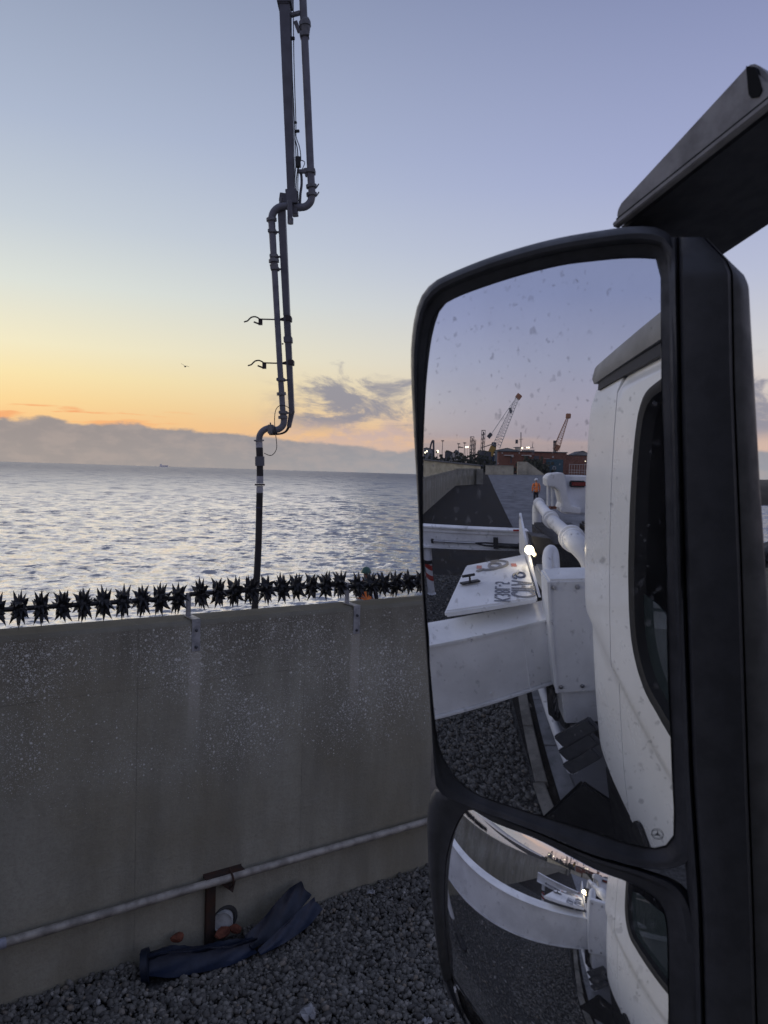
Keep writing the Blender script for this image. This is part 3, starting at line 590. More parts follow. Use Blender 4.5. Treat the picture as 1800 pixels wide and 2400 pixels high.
# column of the housing
def itp(y, pts): return float(np.interp(y, [p[1] for p in pts], [p[0] for p in pts]))
x1l = [(1588, 540), (1590, 700), (1600, 1218), (1622, 1822), (1643, 2125), (1655, 2600)]
x2l = [(1650, 540), (1668, 575), (1700, 607), (1714, 640), (1719, 914), (1735, 1299), (1752, 1822), (1763, 2104), (1778, 2600)]
x3l = [(1656, 556), (1669, 570), (1714, 616), (1745, 646), (1755, 671), (1760, 762), (1770, 935), (1780, 1117), (1790, 1269), (1800, 1420), (1822, 1800), (1858, 2600)]
L = []
for y in list(np.linspace(556, 700, 14))+list(np.linspace(760, 2600, 26)):
    a, b_, c = itp(y, x1l), itp(y, x2l), itp(y, x3l); b_ = min(b_, c-8); a = min(a, b_-12); tp = max(0, (640-y)/84)*0.012
    row = [(a-30, .03), (a-14, -.004), (a-7, -.009), (a-2, -.006), (a+1, .003), (a+4, -.006), (a+12, -.012), ((a+b_)/2, -.014), (b_-8, -.010), (b_-2, -.004), (b_+1, .004), (b_+4, -.002), ((b_+c)/2, .004), (c-4, .018), (c, .035), (c-4, .07), (b_, .095), (a, .105), (a-30, .09)]
    L.append([at_t(x, y, plane_t(x, y)+.006+d+tp) for x, d in row])
MB().loft(L, cap0=True, cap1=True).build('mirror_column', M_BLACK, sm, smooth=50)
# arm up to the cab roof
near = 0.60
armpx = [(1443, 528), (1438, 507), (1443, 488), (1450, 474), (1462, 461), (1600, 311), (1742, 156), (1752, 148), (1763, 146), (1774, 151), (1800, 178), (1830, 190), (2150, -120), (2150, -30)]
yz = [dX(x, y, near)[1:] for x, y in armpx]
arm = MB().prism([tuple(p) for p in yz], 0, near, 0.76).build('mirror_arm', M_ARM, sm, bevel=0.004, smooth=40)
lp0, lp1 = dX(1447, 529, near), dX(2150, -28, near)
MB().bar(lp0+np.array([-.003, 0, -.001]), lp1+np.array([-.003, 0, -.001]), 0.005, 0.008, (0, 0, 1)).build('arm_lip', M_ARM, sm, bevel=0.001)
MB().bar(lp0+np.array([-.0004, 0, .0048]), lp1+np.array([-.0004, 0, .0048]), 0.0032, 0.003, (0, 0, 1)).build('arm_groove', M_GAP, sm)
u0 = np.array([0.535, lp0[1]-0.004, lp0[2]-0.004]); 
pu = [np.array([near+.006, lp0[1], lp0[2]-.0035]), np.array([near+.006, lp1[1], lp1[2]-.0035]), np.array([.76, lp1[1], lp1[2]-.0035]), np.array([.76, lp0[1], lp0[2]-.0035])]
MB().add([*pu, *[q+np.array([0, 0, .004]) for q in pu]], [(0, 1, 2, 3), (7, 6, 5, 4), (0, 4, 5, 1), (1, 5, 6, 2), (2, 6, 7, 3), (3, 7, 4, 0)]).build('arm_underside_shade', M_BLACK, sm)  # black plate puts the shade under the arm into its colour
nk = [dX(x, y, near)+np.array([-.0012, 0, 0]) for x, y in ((1750, 156), (1772, 158), (1788, 212), (1780, 228), (1762, 230), (1756, 222))]
MB().add([*nk, *[q+np.array([.02, 0, 0]) for q in nk]], [tuple(range(6)), tuple(range(11, 5, -1))]+[(i, (i+1) % 6, 6+(i+1) % 6, 6+i) for i in range(6)]).build('arm_notch', M_GAP, sm)
# star mark etched on the pane
sc_ = (1541, 1955); S0 = MAIN.hit(*sc_); nS = (S0-MAIN.S)/MAIN.R; S0 = S0+nS*0.0009
uu = MAIN.hit(1541, 1945)-MAIN.hit(*sc_); uu -= nS*(uu@nS); uu /= np.linalg.norm(uu); rr_ = np.cross(uu, nS); rr_ /= np.linalg.norm(rr_)
if rr_@(MAIN.hit(1551, 1955)-S0) < 0: rr_ = -rr_
R0 = np.linalg.norm(MAIN.hit(1541, 1943.5)-MAIN.hit(*sc_))
P2 = lambda a, r: S0+uu*math.cos(a)*r+rr_*math.sin(a)*r
mk = MB(); nn_ = 40
mk.loft([[P2(2*math.pi*k/nn_, R0) for k in range(nn_)], [P2(2*math.pi*k/nn_, R0*0.90) for k in range(nn_)]])
for k in range(3):
    a = 2*math.pi*k/3; tip = P2(a, R0*0.92); l_ = P2(a-math.pi/3, R0*0.13); r2 = P2(a+math.pi/3, R0*0.13); mk.add([tip+nS*1e-5*k, l_+nS*1e-5*k, S0+nS*1e-5*k, r2+nS*1e-5*k], [(0, 1, 2, 3)])
mk.build('star_mark', mat('etched_grey', (0.10, 0.11, 0.12), 0.6), sm)

# ================================================================== concrete pump boom over the sea wall
M_BOOM = mat('boom_grey', (0.105, 0.105, 0.125), 0.5, var=0.18, scale=3)
M_BPIPE = mat('boom_pipe_grey', (0.15, 0.15, 0.175), 0.5, var=0.18, scale=4)
M_COUP = mat('coupling_grey', (0.16, 0.16, 0.17), 0.5, metal=0.3, var=0.2, scale=10)
M_CABLE = mat('black_cable', (0.012, 0.011, 0.013), 0.5)
M_HOSE = mat('rubber_hose', (0.026, 0.022, 0.022), 0.7, var=0.25, scale=4)
M_BAND = mat('white_band', (0.38, 0.38, 0.41), 0.55, var=0.2, scale=8)
M_HOOK = mat('hook_brown', (0.035, 0.026, 0.028), 0.6)
BD = 15.5; BS = BD/FPX
bp = lambda x, y, d=0.0: dD(x, y, BD+d)
bm_root = thing('pump_boom', bp(596, 1425), 'grey folding concrete pump boom with pipes and black end hose above the sea wall', 'pump boom')
def bt(name, pts, w, m, d=0.0, n=14, sm_=True, parent=None, k=5):
    P = [bp(p[0], p[1], d+(p[2] if len(p) > 2 else 0)) for p in pts]
    P = smooth_path(P, k) if sm_ and len(P) > 2 else P
    ws = w if not isinstance(w, (list, tuple)) else list(np.interp(np.linspace(0, 1, len(P)), np.linspace(0, 1, len(w)), w))
    r = ws*BS/2 if not isinstance(ws, list) else [q*BS/2 for q in ws]
    return MB().tube(P, r, n).build(name, m, parent or bm_root, smooth=50)
def bb(name, p0, p1, w, dep, m, d=0.0, w1=None, parent=None, bevel=0.008):
    return MB().bar(bp(*p0, d), bp(*p1, d), w*BS, dep, HR, (w if w1 is None else w1)*BS, dep).build(name, m, parent or bm_root, bevel=bevel)
bb('upper_arm', (666, -700), (668, 18), 30, 0.30, M_BOOM, w1=24); bb('upper_arm_sleeve', (667, -120), (668, 15), 32, 0.34, M_BOOM)
bb('upper_arm', (668, 10), (683, 452), 24, 0.26, M_BOOM, w1=16)
bt('upper_pipe', [(690, -700), (710, 0), (728, 400), (730, 440)], 17, M_BPIPE, d=-0.05, sm_=False)
bt('upper_elbow', [(730, 436), (731, 455), (728, 472), (718, 483), (705, 486), (690, 484)], 17, M_BPIPE, d=-0.05)
for y, x in ((437, 730), (456, 730.5)):
    q = bt('coupling', [(x-.3, y-3.5), (x+.3, y+3.5)], 25, M_COUP, d=-0.05, sm_=False); bb('latch', (x+12, y+2), (x+17, y-6), 2.5, 0.02, M_COUP, -0.05, parent=q, bevel=0)
q = bt('coupling', [(714.5, 52), (715.2, 62)], 27, M_COUP, d=-0.05, sm_=False)
bt('coupling', [(714.2, 44), (714.8, 51)], [20, 25], M_COUP, d=-0.05, sm_=False); bt('coupling', [(715.2, 63), (716, 82)], [24, 18], M_COUP, d=-0.05, sm_=False)
bb('pipe_bracket', (682, 36), (704, 30), 8, 0.08, M_COUP); bb('pipe_bracket', (692, 50), (702, 76), 9, 0.06, M_COUP); bb('pipe_bracket', (700, 402), (724, 402), 8, 0.08, M_COUP); bb('pipe_bracket', (714, 395), (720, 414), 8, 0.07, M_COUP, 0.02)
bb('pipe_strap', (719, 401), (739, 403), 9, 0.20, M_COUP, -0.05); bb('pipe_strap', (703, 84), (724, 82), 10, 0.20, M_COUP, -0.05)
# cables between arm and pipe
bt('cable', [(682, -300), (683, 90), (690, 285), (692, 340), (694, 375), (691, 420), (688, 470)], 2.4, M_CABLE, n=6)
bt('cable', [(686, -300), (688, 90), (693.5, 285), (694, 320), (702, 345), (705, 372), (700, 395), (698, 430), (699, 470)], 2.4, M_CABLE, n=6)
bt('cable', [(691, 325), (697, 350), (698, 390), (694, 430), (696, 480)], 2.6, M_CABLE, d=.05, n=6)
bt('cable', [(704, 375), (712, 378), (714, 383), (709, 395), (702, 405)], 2.0, M_CABLE, n=6)
bt('hydraulic_hose', [(697, 400), (705, 405), (707, 430), (704, 455), (703, 480), (702, 495)], 6, M_BOOM, d=.03, n=8)
bb('cable_clip', (681, 90), (691, 90), 7, 0.05, M_CABLE); bb('cable_clip', (690, 287), (696, 287), 5, 0.05, M_CABLE); bb('cable_clip', (690, 308), (702, 307), 6, 0.05, M_CABLE); bb('valve_block', (698, 368), (699, 392), 12, 0.10, M_CABLE)
# knee joint
bb('joint_block', (684, 449), (686, 482), 26, 0.34, M_BOOM); bb('joint_block', (690, 478), (692, 505), 13, 0.22, M_BOOM); bt('joint_pin', [(679, 470, -.22), (680, 524, -.22)], 12, M_BOOM, sm_=False); bt('joint_cap', [(681, 512, -.22), (681, 525, -.22)], 13, M_COUP, sm_=False)
bb('joint_plate', (655, 462), (684, 466), 20, 0.06, M_BOOM, -.1); bb('joint_plate', (661, 462), (656, 478), 5, 0.05, M_COUP, -.12)
# lower arm and lower pipe
bb('lower_arm', (660, 486), (672.5, 742), 17, 0.20, M_BOOM, w1=14.5); bb('lower_arm', (672.5, 742), (684, 968), 14.5, 0.17, M_BOOM, w1=11.5)
bb('lower_arm_tip', (684.5, 962), (677, 1002), 12, 0.13, M_BOOM, w1=8.5)
bt('tip_bracket', [(678, 997), (671, 1010), (660, 1016), (645, 1018), (631, 1018)], [7, 5.5, 4.5, 4.2, 4.2], M_CABLE, n=8)
bt('lower_elbow', [(684, 484), (668, 483), (652, 487), (641, 498), (636.5, 513), (636.5, 522)], 17, M_BPIPE, d=-0.12)
bt('lower_pipe', [(636.5, 515), (644.5, 650), (655.5, 850), (663, 968)], [16.5, 14.5, 13.5, 13.5], M_BPIPE, d=-0.12, sm_=False)
for y, x, w in ((515, 636.4, 24), (612, 642, 24), (923, 659.5, 22), (978, 663, 22)):
    bt('coupling', [(x-.2, y-3.2), (x+.2, y+3.2)], w, M_COUP, d=-0.12, sm_=False)
bt('coupling', [(642, 620), (643.4, 634)], [20, 16.5], M_COUP, d=-0.12, sm_=False); bt('coupling', [(641, 598), (642, 609)], [16.5, 20], M_COUP, d=-0.12, sm_=False)
for y, x in ((543, 637), (601, 641), (630, 643), (890, 657), (967, 662.5)): bb('pipe_strap', (x-8, y), (x+11, y), 7, 0.19, M_COUP, -.12); bb('strap_bracket', (x+6, y+1), (x+24, y+1), 4, 0.05, M_COUP, -.06)
bb('stop_peg', (660, 806), (665, 806), 3, 0.03, M_HOOK)
bb('arm_collar', (675, 790), (676, 804), 18.5, 0.22, M_BOOM)
for dx_, dy_ in ((0, 0), (9, 102.5)):
    bb('hook_clamp', (671+dx_*.6, 748+dy_), (683.5+dx_*.6, 748+dy_), 11.5, 0.22, M_HOOK); bb('hook_clamp', (655+dx_*.7, 749+dy_), (671+dx_*.6, 748+dy_), 4, 0.06, M_HOOK, w1=11)
    hk = bt('hose_hook', [(572+dx_, 754.5+dy_), (580+dx_, 752+dy_), (585+dx_, 747+dy_), (590+dx_, 743.4+dy_), (598+dx_, 742.3+dy_), (606+dx_, 745.5+dy_), (612+dx_, 748+dy_), (657+dx_*.7, 749+dy_)], 3.4, M_HOOK, d=-.02, n=8, k=4)
    bb('hook_plate', (610.5+dx_, 747+dy_), (610.5+dx_, 762+dy_), 9, 0.03, M_HOOK, parent=hk, bevel=0); bb('hook_prong', (595+dx_, 754.5+dy_), (609+dx_, 760+dy_), 3.5, 0.03, M_HOOK, parent=hk, bevel=0)
bt('lower_elbow', [(663, 968), (665.5, 984), (663, 997), (653, 1006), (640, 1007)], 15, M_BPIPE, d=-0.12)
bt('tip_elbow', [(641, 1006), (630, 1003.5), (617, 1009), (609, 1020), (607, 1034)], 15, M_BPIPE, d=-0.12)
bb('swivel', (629, 1006), (641, 1006.5), 21, 0.20, M_COUP, -.12); bb('swivel_lug', (633.5, 990), (635, 1000), 3, 0.03, M_COUP, -.12); bb('swivel_plate', (630, 1013), (650, 1017), 6, 0.05, M_HOOK, -.1)
bt('cable_loop', [(680, 958), (668, 951), (655, 951), (646, 962), (643.5, 985), (645, 1010), (648, 1035), (648, 1052), (641, 1064), (632, 1067.5), (619, 1062)], 1.7, M_CABLE, d=-.2, n=6)
# end hose
bt('flange', [(606.8, 1031), (606.9, 1034)], 24, M_COUP, d=-.12, sm_=False); bt('white_band', [(607, 1034), (608, 1050)], 16, M_BAND, d=-.12, sm_=False)
bt('hose_neck', [(608, 1049), (608.8, 1072)], 16.5, M_HOSE, d=-.12, sm_=False); bt('hose_collar', [(608.6, 1070), (609, 1092)], 22, M_BOOM, d=-.12, sm_=False); bt('hose_neck', [(609, 1091), (609.4, 1117)], 15.6, M_HOSE, d=-.12, sm_=False)
bt('white_band', [(609.3, 1116), (609.3, 1133)], 16, M_BAND, d=-.12, sm_=False); bt('flange', [(609, 1134), (609, 1138)], 24, M_HOOK, d=-.12, sm_=False); bt('white_band', [(608.8, 1139), (608.6, 1155)], 15.6, M_BAND, d=-.12, sm_=False)
bt('end_hose', [(608.6, 1154), (607.5, 1200), (605.5, 1280), (601.5, 1360), (596, 1440), (590, 1520)], [15.5, 15.5, 15.6, 16, 16.2, 16.2], M_HOSE, d=-.12)
bt('blue_mark', [(607.6, 1189), (607.5, 1190.2)], 15.9, mat('blue_tape', (0.05, 0.06, 0.22), .5), d=-.12, sm_=False)
# the boom's inner section, folded back towards the truck's turret out of sight
pa, pb = bp(666, -690), np.array([-1.7, -2.1, 7.5])
MB().bar(pa+np.array([0, 0, 3.0]), pb, .45, .4, (0, 0, 1), .6, .5).build('inner_arm', M_BOOM, bm_root); MB().bar(pa-np.array([0, 0, .3]), pa+np.array([0, 0, 3.3]), .34, .34, HR).build('inner_arm', M_BOOM, bm_root)
MB().bar(pb+np.array([0, 0, .2]), np.array([-1.7, -2.1, 2.0]), .6, .6, (1, 0, 0)).build('inner_arm', M_BOOM, bm_root)

# ------------------------------------------------------------------ gull, far ship
M_GULL = mat('gull_grey', (0.16, 0.14, 0.12), 0.8)
gl_ = thing('gull', dD(434, 859, 70), 'small gull gliding over the sea left of the boom', 'bird')
c = dD(434, 859, 70); s7 = 70/FPX
q = MB().tube([c-HF*.18, c-HF*.08, c+HF*.05, c+HF*.2], [.02, .075, .07, .02], 8).build('body', M_GULL, gl_, smooth=60)
def wing(pts):
    top_ = [dD(x, y, 70) for x, y in pts]; L = []
    for i, p in enumerate(top_):
        w = .16*(1-i/len(top_))+.03; L.append([p-HF*w, p+np.array([0, 0, .02]), p+HF*w*.6, p-np.array([0, 0, .012])])
    return MB().loft(L, cap0=True, cap1=True).build('wing', M_GULL, gl_, smooth=60)
wing([(433.5, 858.5), (430, 855.5), (425, 852.3)]); wing([(434.5, 858.5), (438, 858.2), (443, 859.5)])
M_SHIPFAR = mat('far_ship_grey', (0.9, 0.86, 0.84), 0.9)
fs = thing('cargo_ship', dD(384, 1094, 6000), 'tiny grey cargo ship on the sea horizon', 'ship')
f0 = lambda x, h: dD(x, 1093.6+0.029*(x-384), 6000)*np.array([1, 1, 0])+np.array([0, 0, SEA+4+h])
MB().bar(f0(374.5, 5), f0(393.5, 5), 12, 14, (0, 0, 1)).build('hull', M_SHIPFAR, fs); MB().bar(f0(375.5, 13), f0(378.5, 13), 16, 12, (0, 0, 1)).build('superstructure', M_SHIPFAR, fs)

# ================================================================== people
M_HIVIS = mat('hi_vis_orange', (1.0, 0.25, 0.06), 0.8, var=0.25, scale=5, emit=(0.9, 0.12, 0.03), es=0.0)
M_REFL = mat('reflective_tape', (0.45, 0.45, 0.43), 0.4)
M_NAVY = mat('navy_workwear', (0.012, 0.013, 0.02), 0.85, var=0.3, scale=8)
M_SKIN = mat('skin', (0.32, 0.18, 0.13), 0.6)
M_GREENH = mat('green_helmet', (0.03, 0.10, 0.07), 0.4); M_WHITEH = mat('white_helmet', (0.62, 0.64, 0.66), 0.4)
def skin_body(name, verts, edges, radii, m, parent, sub=1, root=0):
    me = bpy.data.meshes.new(name); me.from_pydata([tuple(v) for v in verts], edges, []); me.update(); me.materials.append(m)
    o = link(name, me, parent); o.matrix_parent_inverse = Matrix.Identity(4)
    o.modifiers.new('skin', 'SKIN'); sd_ = me.skin_vertices[0].data
    for i, r in enumerate(radii): sd_[i].radius = (r, r) if not isinstance(r, tuple) else r; sd_[i].use_root = (i == root)
    sb = o.modifiers.new('sub', 'SUBSURF'); sb.levels = sub; sb.render_levels = sub
    o.modifiers['skin'].use_smooth_shade = True; return o
def person(base, face, label, helmet_m, sleeve_m, group, armpose):
    t_ = thing('person', base, label, 'person', group); t_.rotation_euler = (0, 0, face); t_.scale = (1.06, 1.06, 1.04)
    # skeleton in metres, facing +x; feet at z = 0
    v = [(0, 0, .95), (0, 0, 1.12), (0.01, 0, 1.32), (0, 0, 1.46), (0.01, 0, 1.53), (0.02, 0, 1.62), (0.02, 0, 1.70)]
    e = [(0, 1), (1, 2), (2, 3), (3, 4), (4, 5), (5, 6)]; r = [(.15, .12), (.15, .12), (.17, .125), (.12, .09), .055, (.075, .09), (.07, .085)]
    arms = {}
    for s in (-1, 1):
        i0 = len(v); el_, wr = armpose[s]
        v += [(0, s*.19, 1.42), el_, wr]; r += [.062, .046, .034]; e += [(2, i0), (i0, i0+1), (i0+1, i0+2)]
        d = np.array(wr)-np.array(el_); d /= np.linalg.norm(d); pal = np.array(wr)+d*.07; ip = len(v); v.append(tuple(pal)); r.append((.036, .02)); e.append((i0+2, ip))
        for k, ln in enumerate((.07, .08, .075, .06)):
            off = np.array([(k-1.5)*.019, 0, 0]); p1 = pal+off+d*.035; p2 = p1+d*ln*.55; p3 = p2+d*ln*.4+np.array([0, -s*.015, 0]); i1 = len(v)
            v += [tuple(p1), tuple(p2), tuple(p3)]; r += [.009, .0085, .007]; e += [(ip, i1), (i1, i1+1), (i1+1, i1+2)]
        th = np.array(wr)+d*.03+np.array([.035, 0, 0]); i1 = len(v); v += [tuple(th), tuple(th+d*.04+np.array([.012, 0, 0]))]; r += [.011, .009]; e += [(i0+2, i1), (i1, i1+1)]
        i2 = len(v); v += [(0, s*.09, .88), (.02, s*.10, .50), (-.01, s*.11, .09), (.13, s*.12, .035)]; r += [.09, .062, .045, (.04, .03)]; e += [(0, i2), (i2, i2+1), (i2+1, i2+2), (i2+2, i2+3)]
        arms[s] = (el_, wr)
    b_ = skin_body('body', v, e, r, M_SKIN, t_, 1)
    jv = [(0, 0, .80), (0, 0, .98), (0, 0, 1.15), (0.01, 0, 1.33), (0, 0, 1.46), (0, 0, 1.51)]; je = [(i, i+1) for i in range(5)]; jr = [(.215, .17), (.21, .17), (.205, .165), (.21, .155), (.14, .11), (.075, .08)]
    skin_body('jacket', jv, je, jr, M_HIVIS, t_, 2)
    for s in (-1, 1):
        el_, wr = arms[s]; skin_body('sleeve', [(0, s*.15, 1.41), (0, s*.205, 1.40), el_, wr], [(0, 1), (1, 2), (2, 3)], [.085, .08, .066, .052], sleeve_m, t_, 1)
        skin_body('trouser_leg', [(0, s*.085, .92), (.02, s*.10, .50), (-.01, s*.11, .10)], [(0, 1), (1, 2)], [.115, .085, .072], M_NAVY, t_, 1)
        o = MB().box((.045, s*.115, .045), (.14, .05, .045)).build('boot', M_NAVY, None, bevel=.02); o.parent = t_
    for z, k in ((.98, .222), (1.20, .215)):
        o = MB().loft([[np.array([k*.80*math.cos(2*math.pi*q/24), k*1.02*math.sin(2*math.pi*q/24), z+dz_]) for q in range(24)] for dz_ in (-.026, .026)]).build('reflective_stripe', M_REFL, None, smooth=60); o.parent = t_
    hp = [(.135, 1.665), (.138, 1.68), (.128, 1.70), (.118, 1.74), (.092, 1.79), (.05, 1.82), (.0, 1.828)]
    o = MB().lathe([(a, z-1.665) for a, z in hp], (.02, 0, 1.665), (0, 0, 1), 20).build('helmet', helmet_m, None, smooth=50); o.parent = t_
    o2 = MB().loft([[np.array([.02+(.13+.055*max(0, math.cos(q)))*math.cos(q)*1.03, .135*math.sin(q), 1.668+dz_]) for q in np.linspace(-1.1, 1.1, 12)]+[np.array([.02+.12*math.cos(q), .12*math.sin(q), 1.672+dz_]) for q in np.linspace(1.1, -1.1, 12)] for dz_ in (0, .008)], cap0=True, cap1=True).build('helmet_brim', helmet_m, None, smooth=50); o2.parent = o
    # face
    for s in (-1, 1):
        o = MB().lathe([(.0, -.012), (.010, -.006), (.012, 0), (.010, .006), (0, .012)], (.107, s*.033, 1.635), (1, 0, 0), 8).build('eye', M_NAVY, None, smooth=60); o.parent = t_
    o = MB().add([(.10, 0, 1.64), (.118, -.018, 1.598), (.118, .018, 1.598), (.142, 0, 1.602), (.10, 0, 1.592)], [(0, 1, 3), (0, 3, 2), (1, 4, 3), (4, 2, 3), (0, 2, 4, 1)]).build('nose', M_SKIN, None, smooth=60); o.parent = t_
    o = MB().box((.105, 0, 1.567), (.008, .028, .005)).build('mouth', M_BRICK_R, None); o.parent = t_
    return t_
pw = dD(858, 1334, 20.5); 
person((pw[0], pw[1], APRON), math.atan2(-pw[1], -pw[0])+.2, 'worker in orange vest and green helmet standing behind the spiked wall', M_GREENH, M_NAVY, None, {-1: ((.06, -.30, 1.16), (.2, -.16, 1.10)), 1: ((-.02, .27, 1.14), (.04, .30, .90))})
pw2 = mZ(1256, 1181, 0.0)
person((pw2[0], pw2[1], 0.0), math.pi-.15, 'worker in orange jacket and white helmet walking away on the road, seen in the mirror', M_WHITEH, M_HIVIS, None, {-1: ((-.03, -.27, 1.14), (.02, -.27, .90)), 1: ((.02, .27, 1.14), (.06, .27, .90))})
# ================================================================== the pump truck (behind the camera, seen in the mirrors)
M_WHITE = mat('white_truck_paint', (0.86, 0.865, 0.87), 0.32, var=0.07, scale=3, coat=0.3)
M_WHITE2 = mat('white_steel_paint', (0.84, 0.845, 0.85), 0.45, var=0.16, scale=2.2, bump=0.0006, bscale=40)
M_ROOFG = mat('grey_fairing', (0.30, 0.30, 0.30), 0.55, var=0.15, scale=6)
M_SEAL = mat('window_seal', (0.012, 0.012, 0.013), 0.6)
M_CABIN = mat('cab_interior', (0.018, 0.018, 0.02), 0.85)
M_BLK = mat('black_steel', (0.014, 0.014, 0.016), 0.55, var=0.3, scale=8)
M_GREYP = mat('grey_step_plastic', (0.06, 0.062, 0.07), 0.6, var=0.2, scale=10)
M_RUB = mat('tyre_rubber', (0.012, 0.012, 0.012), 0.85, bump=.002, bscale=30)
M_TEXT = mat('grey_lettering', (0.13, 0.145, 0.19), 0.5); M_TEXT2 = mat('pale_lettering', (0.24, 0.24, 0.25), 0.5)
M_RED = mat('red_paint', (0.42, 0.03, 0.02), 0.45); M_REDMK = mat('faded_red', (0.55, 0.22, 0.17), .5); M_REDL = mat('red_lens', (0.20, 0.018, 0.012), 0.2); M_STEEL = mat('bright_steel', (0.45, 0.45, 0.46), 0.3, metal=.9)
g_ = bpy.data.materials.new('window_glass'); g_.use_nodes = True; b = g_.node_tree.nodes['Principled BSDF']; b.inputs['Base Color'].default_value = (0.03, 0.045, 0.05, 1); b.inputs['Roughness'].default_value = 0.04; b.inputs['Transmission Weight'].default_value = 0.35; M_CABGLASS = g_
tr = thing('pump_truck', (-2, -1.1, 0), 'white concrete pump truck seen in the mirrors, outriggers out', 'truck')
YC = 0.10
def yside(x, z):
    y = YC-0.02*max(0, z-2.7)**2-0.032*max(0.0, min(1.0, (2.116-0.345*(x+0.487)-z)/0.05))
    y -= 0.05*max(0, (1.6-z))**2; y -= 0.022*max(0.0, min(1.0, (z-3.185)/0.03))
    y -= 0.10*max(0, (-0.80-x)/0.15)**2*0.5
    return y
# door with its window opening
wpts = [(-.06, 3.145), (-.129, 3.137), (-.211, 3.12), (-.251, 3.079), (-.268, 3.014), (-.277, 2.88), (-.278, 2.674), (-.278, 2.558), (-.26, 2.375), (-.216, 2.276), (-.152, 2.214), (-.078, 2.187), (-.017, 2.166), (.2, 2.10), (.45, 2.04), (.62, 2.04), (.66, 2.10), (.66, 2.3), (.58, 2.75), (.47, 3.08), (.40, 3.14), (.2, 3.15)]
wc = np.array([.12, 2.62])
def pol2(poly, n, closed=True):
    pl = np.array(closed_path(poly, 5)) if closed else np.array(poly); a = np.arctan2(pl[:, 1]-wc[1], pl[:, 0]-wc[0]); r = np.hypot(*(pl-wc).T); o = np.argsort(a); a, r = a[o], r[o]
    th = np.linspace(-math.pi, math.pi, n, endpoint=False); return th, np.interp(th, np.concatenate([a-2*math.pi, a, a+2*math.pi]), np.concatenate([r]*3))
th, rw = pol2(wpts, 160)
def rect_r(th, x0, x1, z0, z1):
    out = []
    for q in th:
        c, s = math.cos(q), math.sin(q); k = 9.0
        if c > 1e-6: k = min(k, (x1-wc[0])/c)
        if c < -1e-6: k = min(k, (x0-wc[0])/c)
        if s > 1e-6: k = min(k, (z1-wc[1])/s)
        if s < -1e-6: k = min(k, (z0-wc[1])/s)
        out.append(k)
    return np.array(out)
rd_ = rect_r(th, -.482, .80, 1.16, 3.235)
def ring_loop(rr, f=None, dy=0.0):
    L = []
    for q, r_ in zip(th, rr): x, z = wc[0]+math.cos(q)*r_, wc[1]+math.sin(q)*r_; L.append(np.array([x, yside(x, z)+dy, z]))
    return L
loops = [ring_loop(rw+(rd_-rw)*f) for f in np.linspace(0.02, 1, 24)]
dn = MB().loft([ring_loop(rw+.0+(rd_-rw)*0.02, dy=-.05)]+loops+[ring_loop(rd_, dy=-.05)]).build('door', M_WHITE, tr, smooth=32)
sl_ = MB().loft([ring_loop(rw-.012, dy=-.045), ring_loop(rw-.012, dy=-.004), ring_loop(rw+.006, dy=.004), ring_loop(rw+.02, dy=.003), ring_loop(rw+.022, dy=-.01)]).build('window_seal', M_SEAL, dn, smooth=50)
MB().prism([(-.29, 2.10), (.64, 2.0), (.63, 2.30), (-.16, 2.50), (-.27, 2.50)], 1, YC-.040, YC-.036).build('lowered_window', M_CABGLASS, dn)
MB().prism([(-.40, 1.13), (-.385, 1.22), (-.36, 1.30), (-.33, 1.318), (-.30, 1.30), (-.25, 1.22), (-.22, 1.13)], 1, YC-.03, YC-.0105).build('step_recess', M_BLK, dn)
# rear corner panel
zb = lambda x: float(np.interp(x, [-.96, -.945, -.90, -.85, -.68, -.49], [1.95, 1.76, 1.53, 1.41, 1.27, 1.19]))
L = []
for x in np.linspace(-.96, -.49, 14): L.append([np.array([x, yside(x, z), z]) for z in np.linspace(zb(x), 3.255, 30)])
L.append([np.array([-.489, yside(-.489, z)-.03, z]) for z in np.linspace(zb(-.489), 3.255, 30)])
L.insert(0, [np.array([-.965, yside(-.96, z)-.30, z]) for z in np.linspace(zb(-.96), 3.255, 30)])
MB().loft(L, closed=False).build('cab_corner', M_WHITE, tr, smooth=40)
sh = MB(); sh.span((-.955, -2.40, 1.35), (-.93, -.02, 3.25)); sh.span((-.955, -2.42, 1.3), (1.05, -2.38, 3.25)); sh.span((.80, -2.4, 1.1), (1.10, YC-.06, 2.15)); sh.span((.80, -.04, 2.15), (.95, YC-.06, 3.2)); sh.build('cab_shell', M_WHITE, tr)
ci = MB(); ci.span((-.90, -2.36, 1.30), (.79, YC-.07, 1.36)); ci.span((-.928, -2.36, 1.36), (-.90, .0, 3.22)); ci.span((-.9, -2.36, 3.235), (.9, 0.02, 3.245)); ci.span((.60, -2.36, 1.4), (.799, .0, 2.1)); ci.span((-.75, -.95, 1.4), (-.2, -.35, 1.95)); ci.span((-.85, -.95, 1.95), (-.65, -.35, 2.75)); ci.build('cab_interior', M_CABIN, tr)
MB().span((1.0, -2.3, 2.15), (1.01, -.05, 3.2)).build('windscreen', M_CABGLASS, tr)
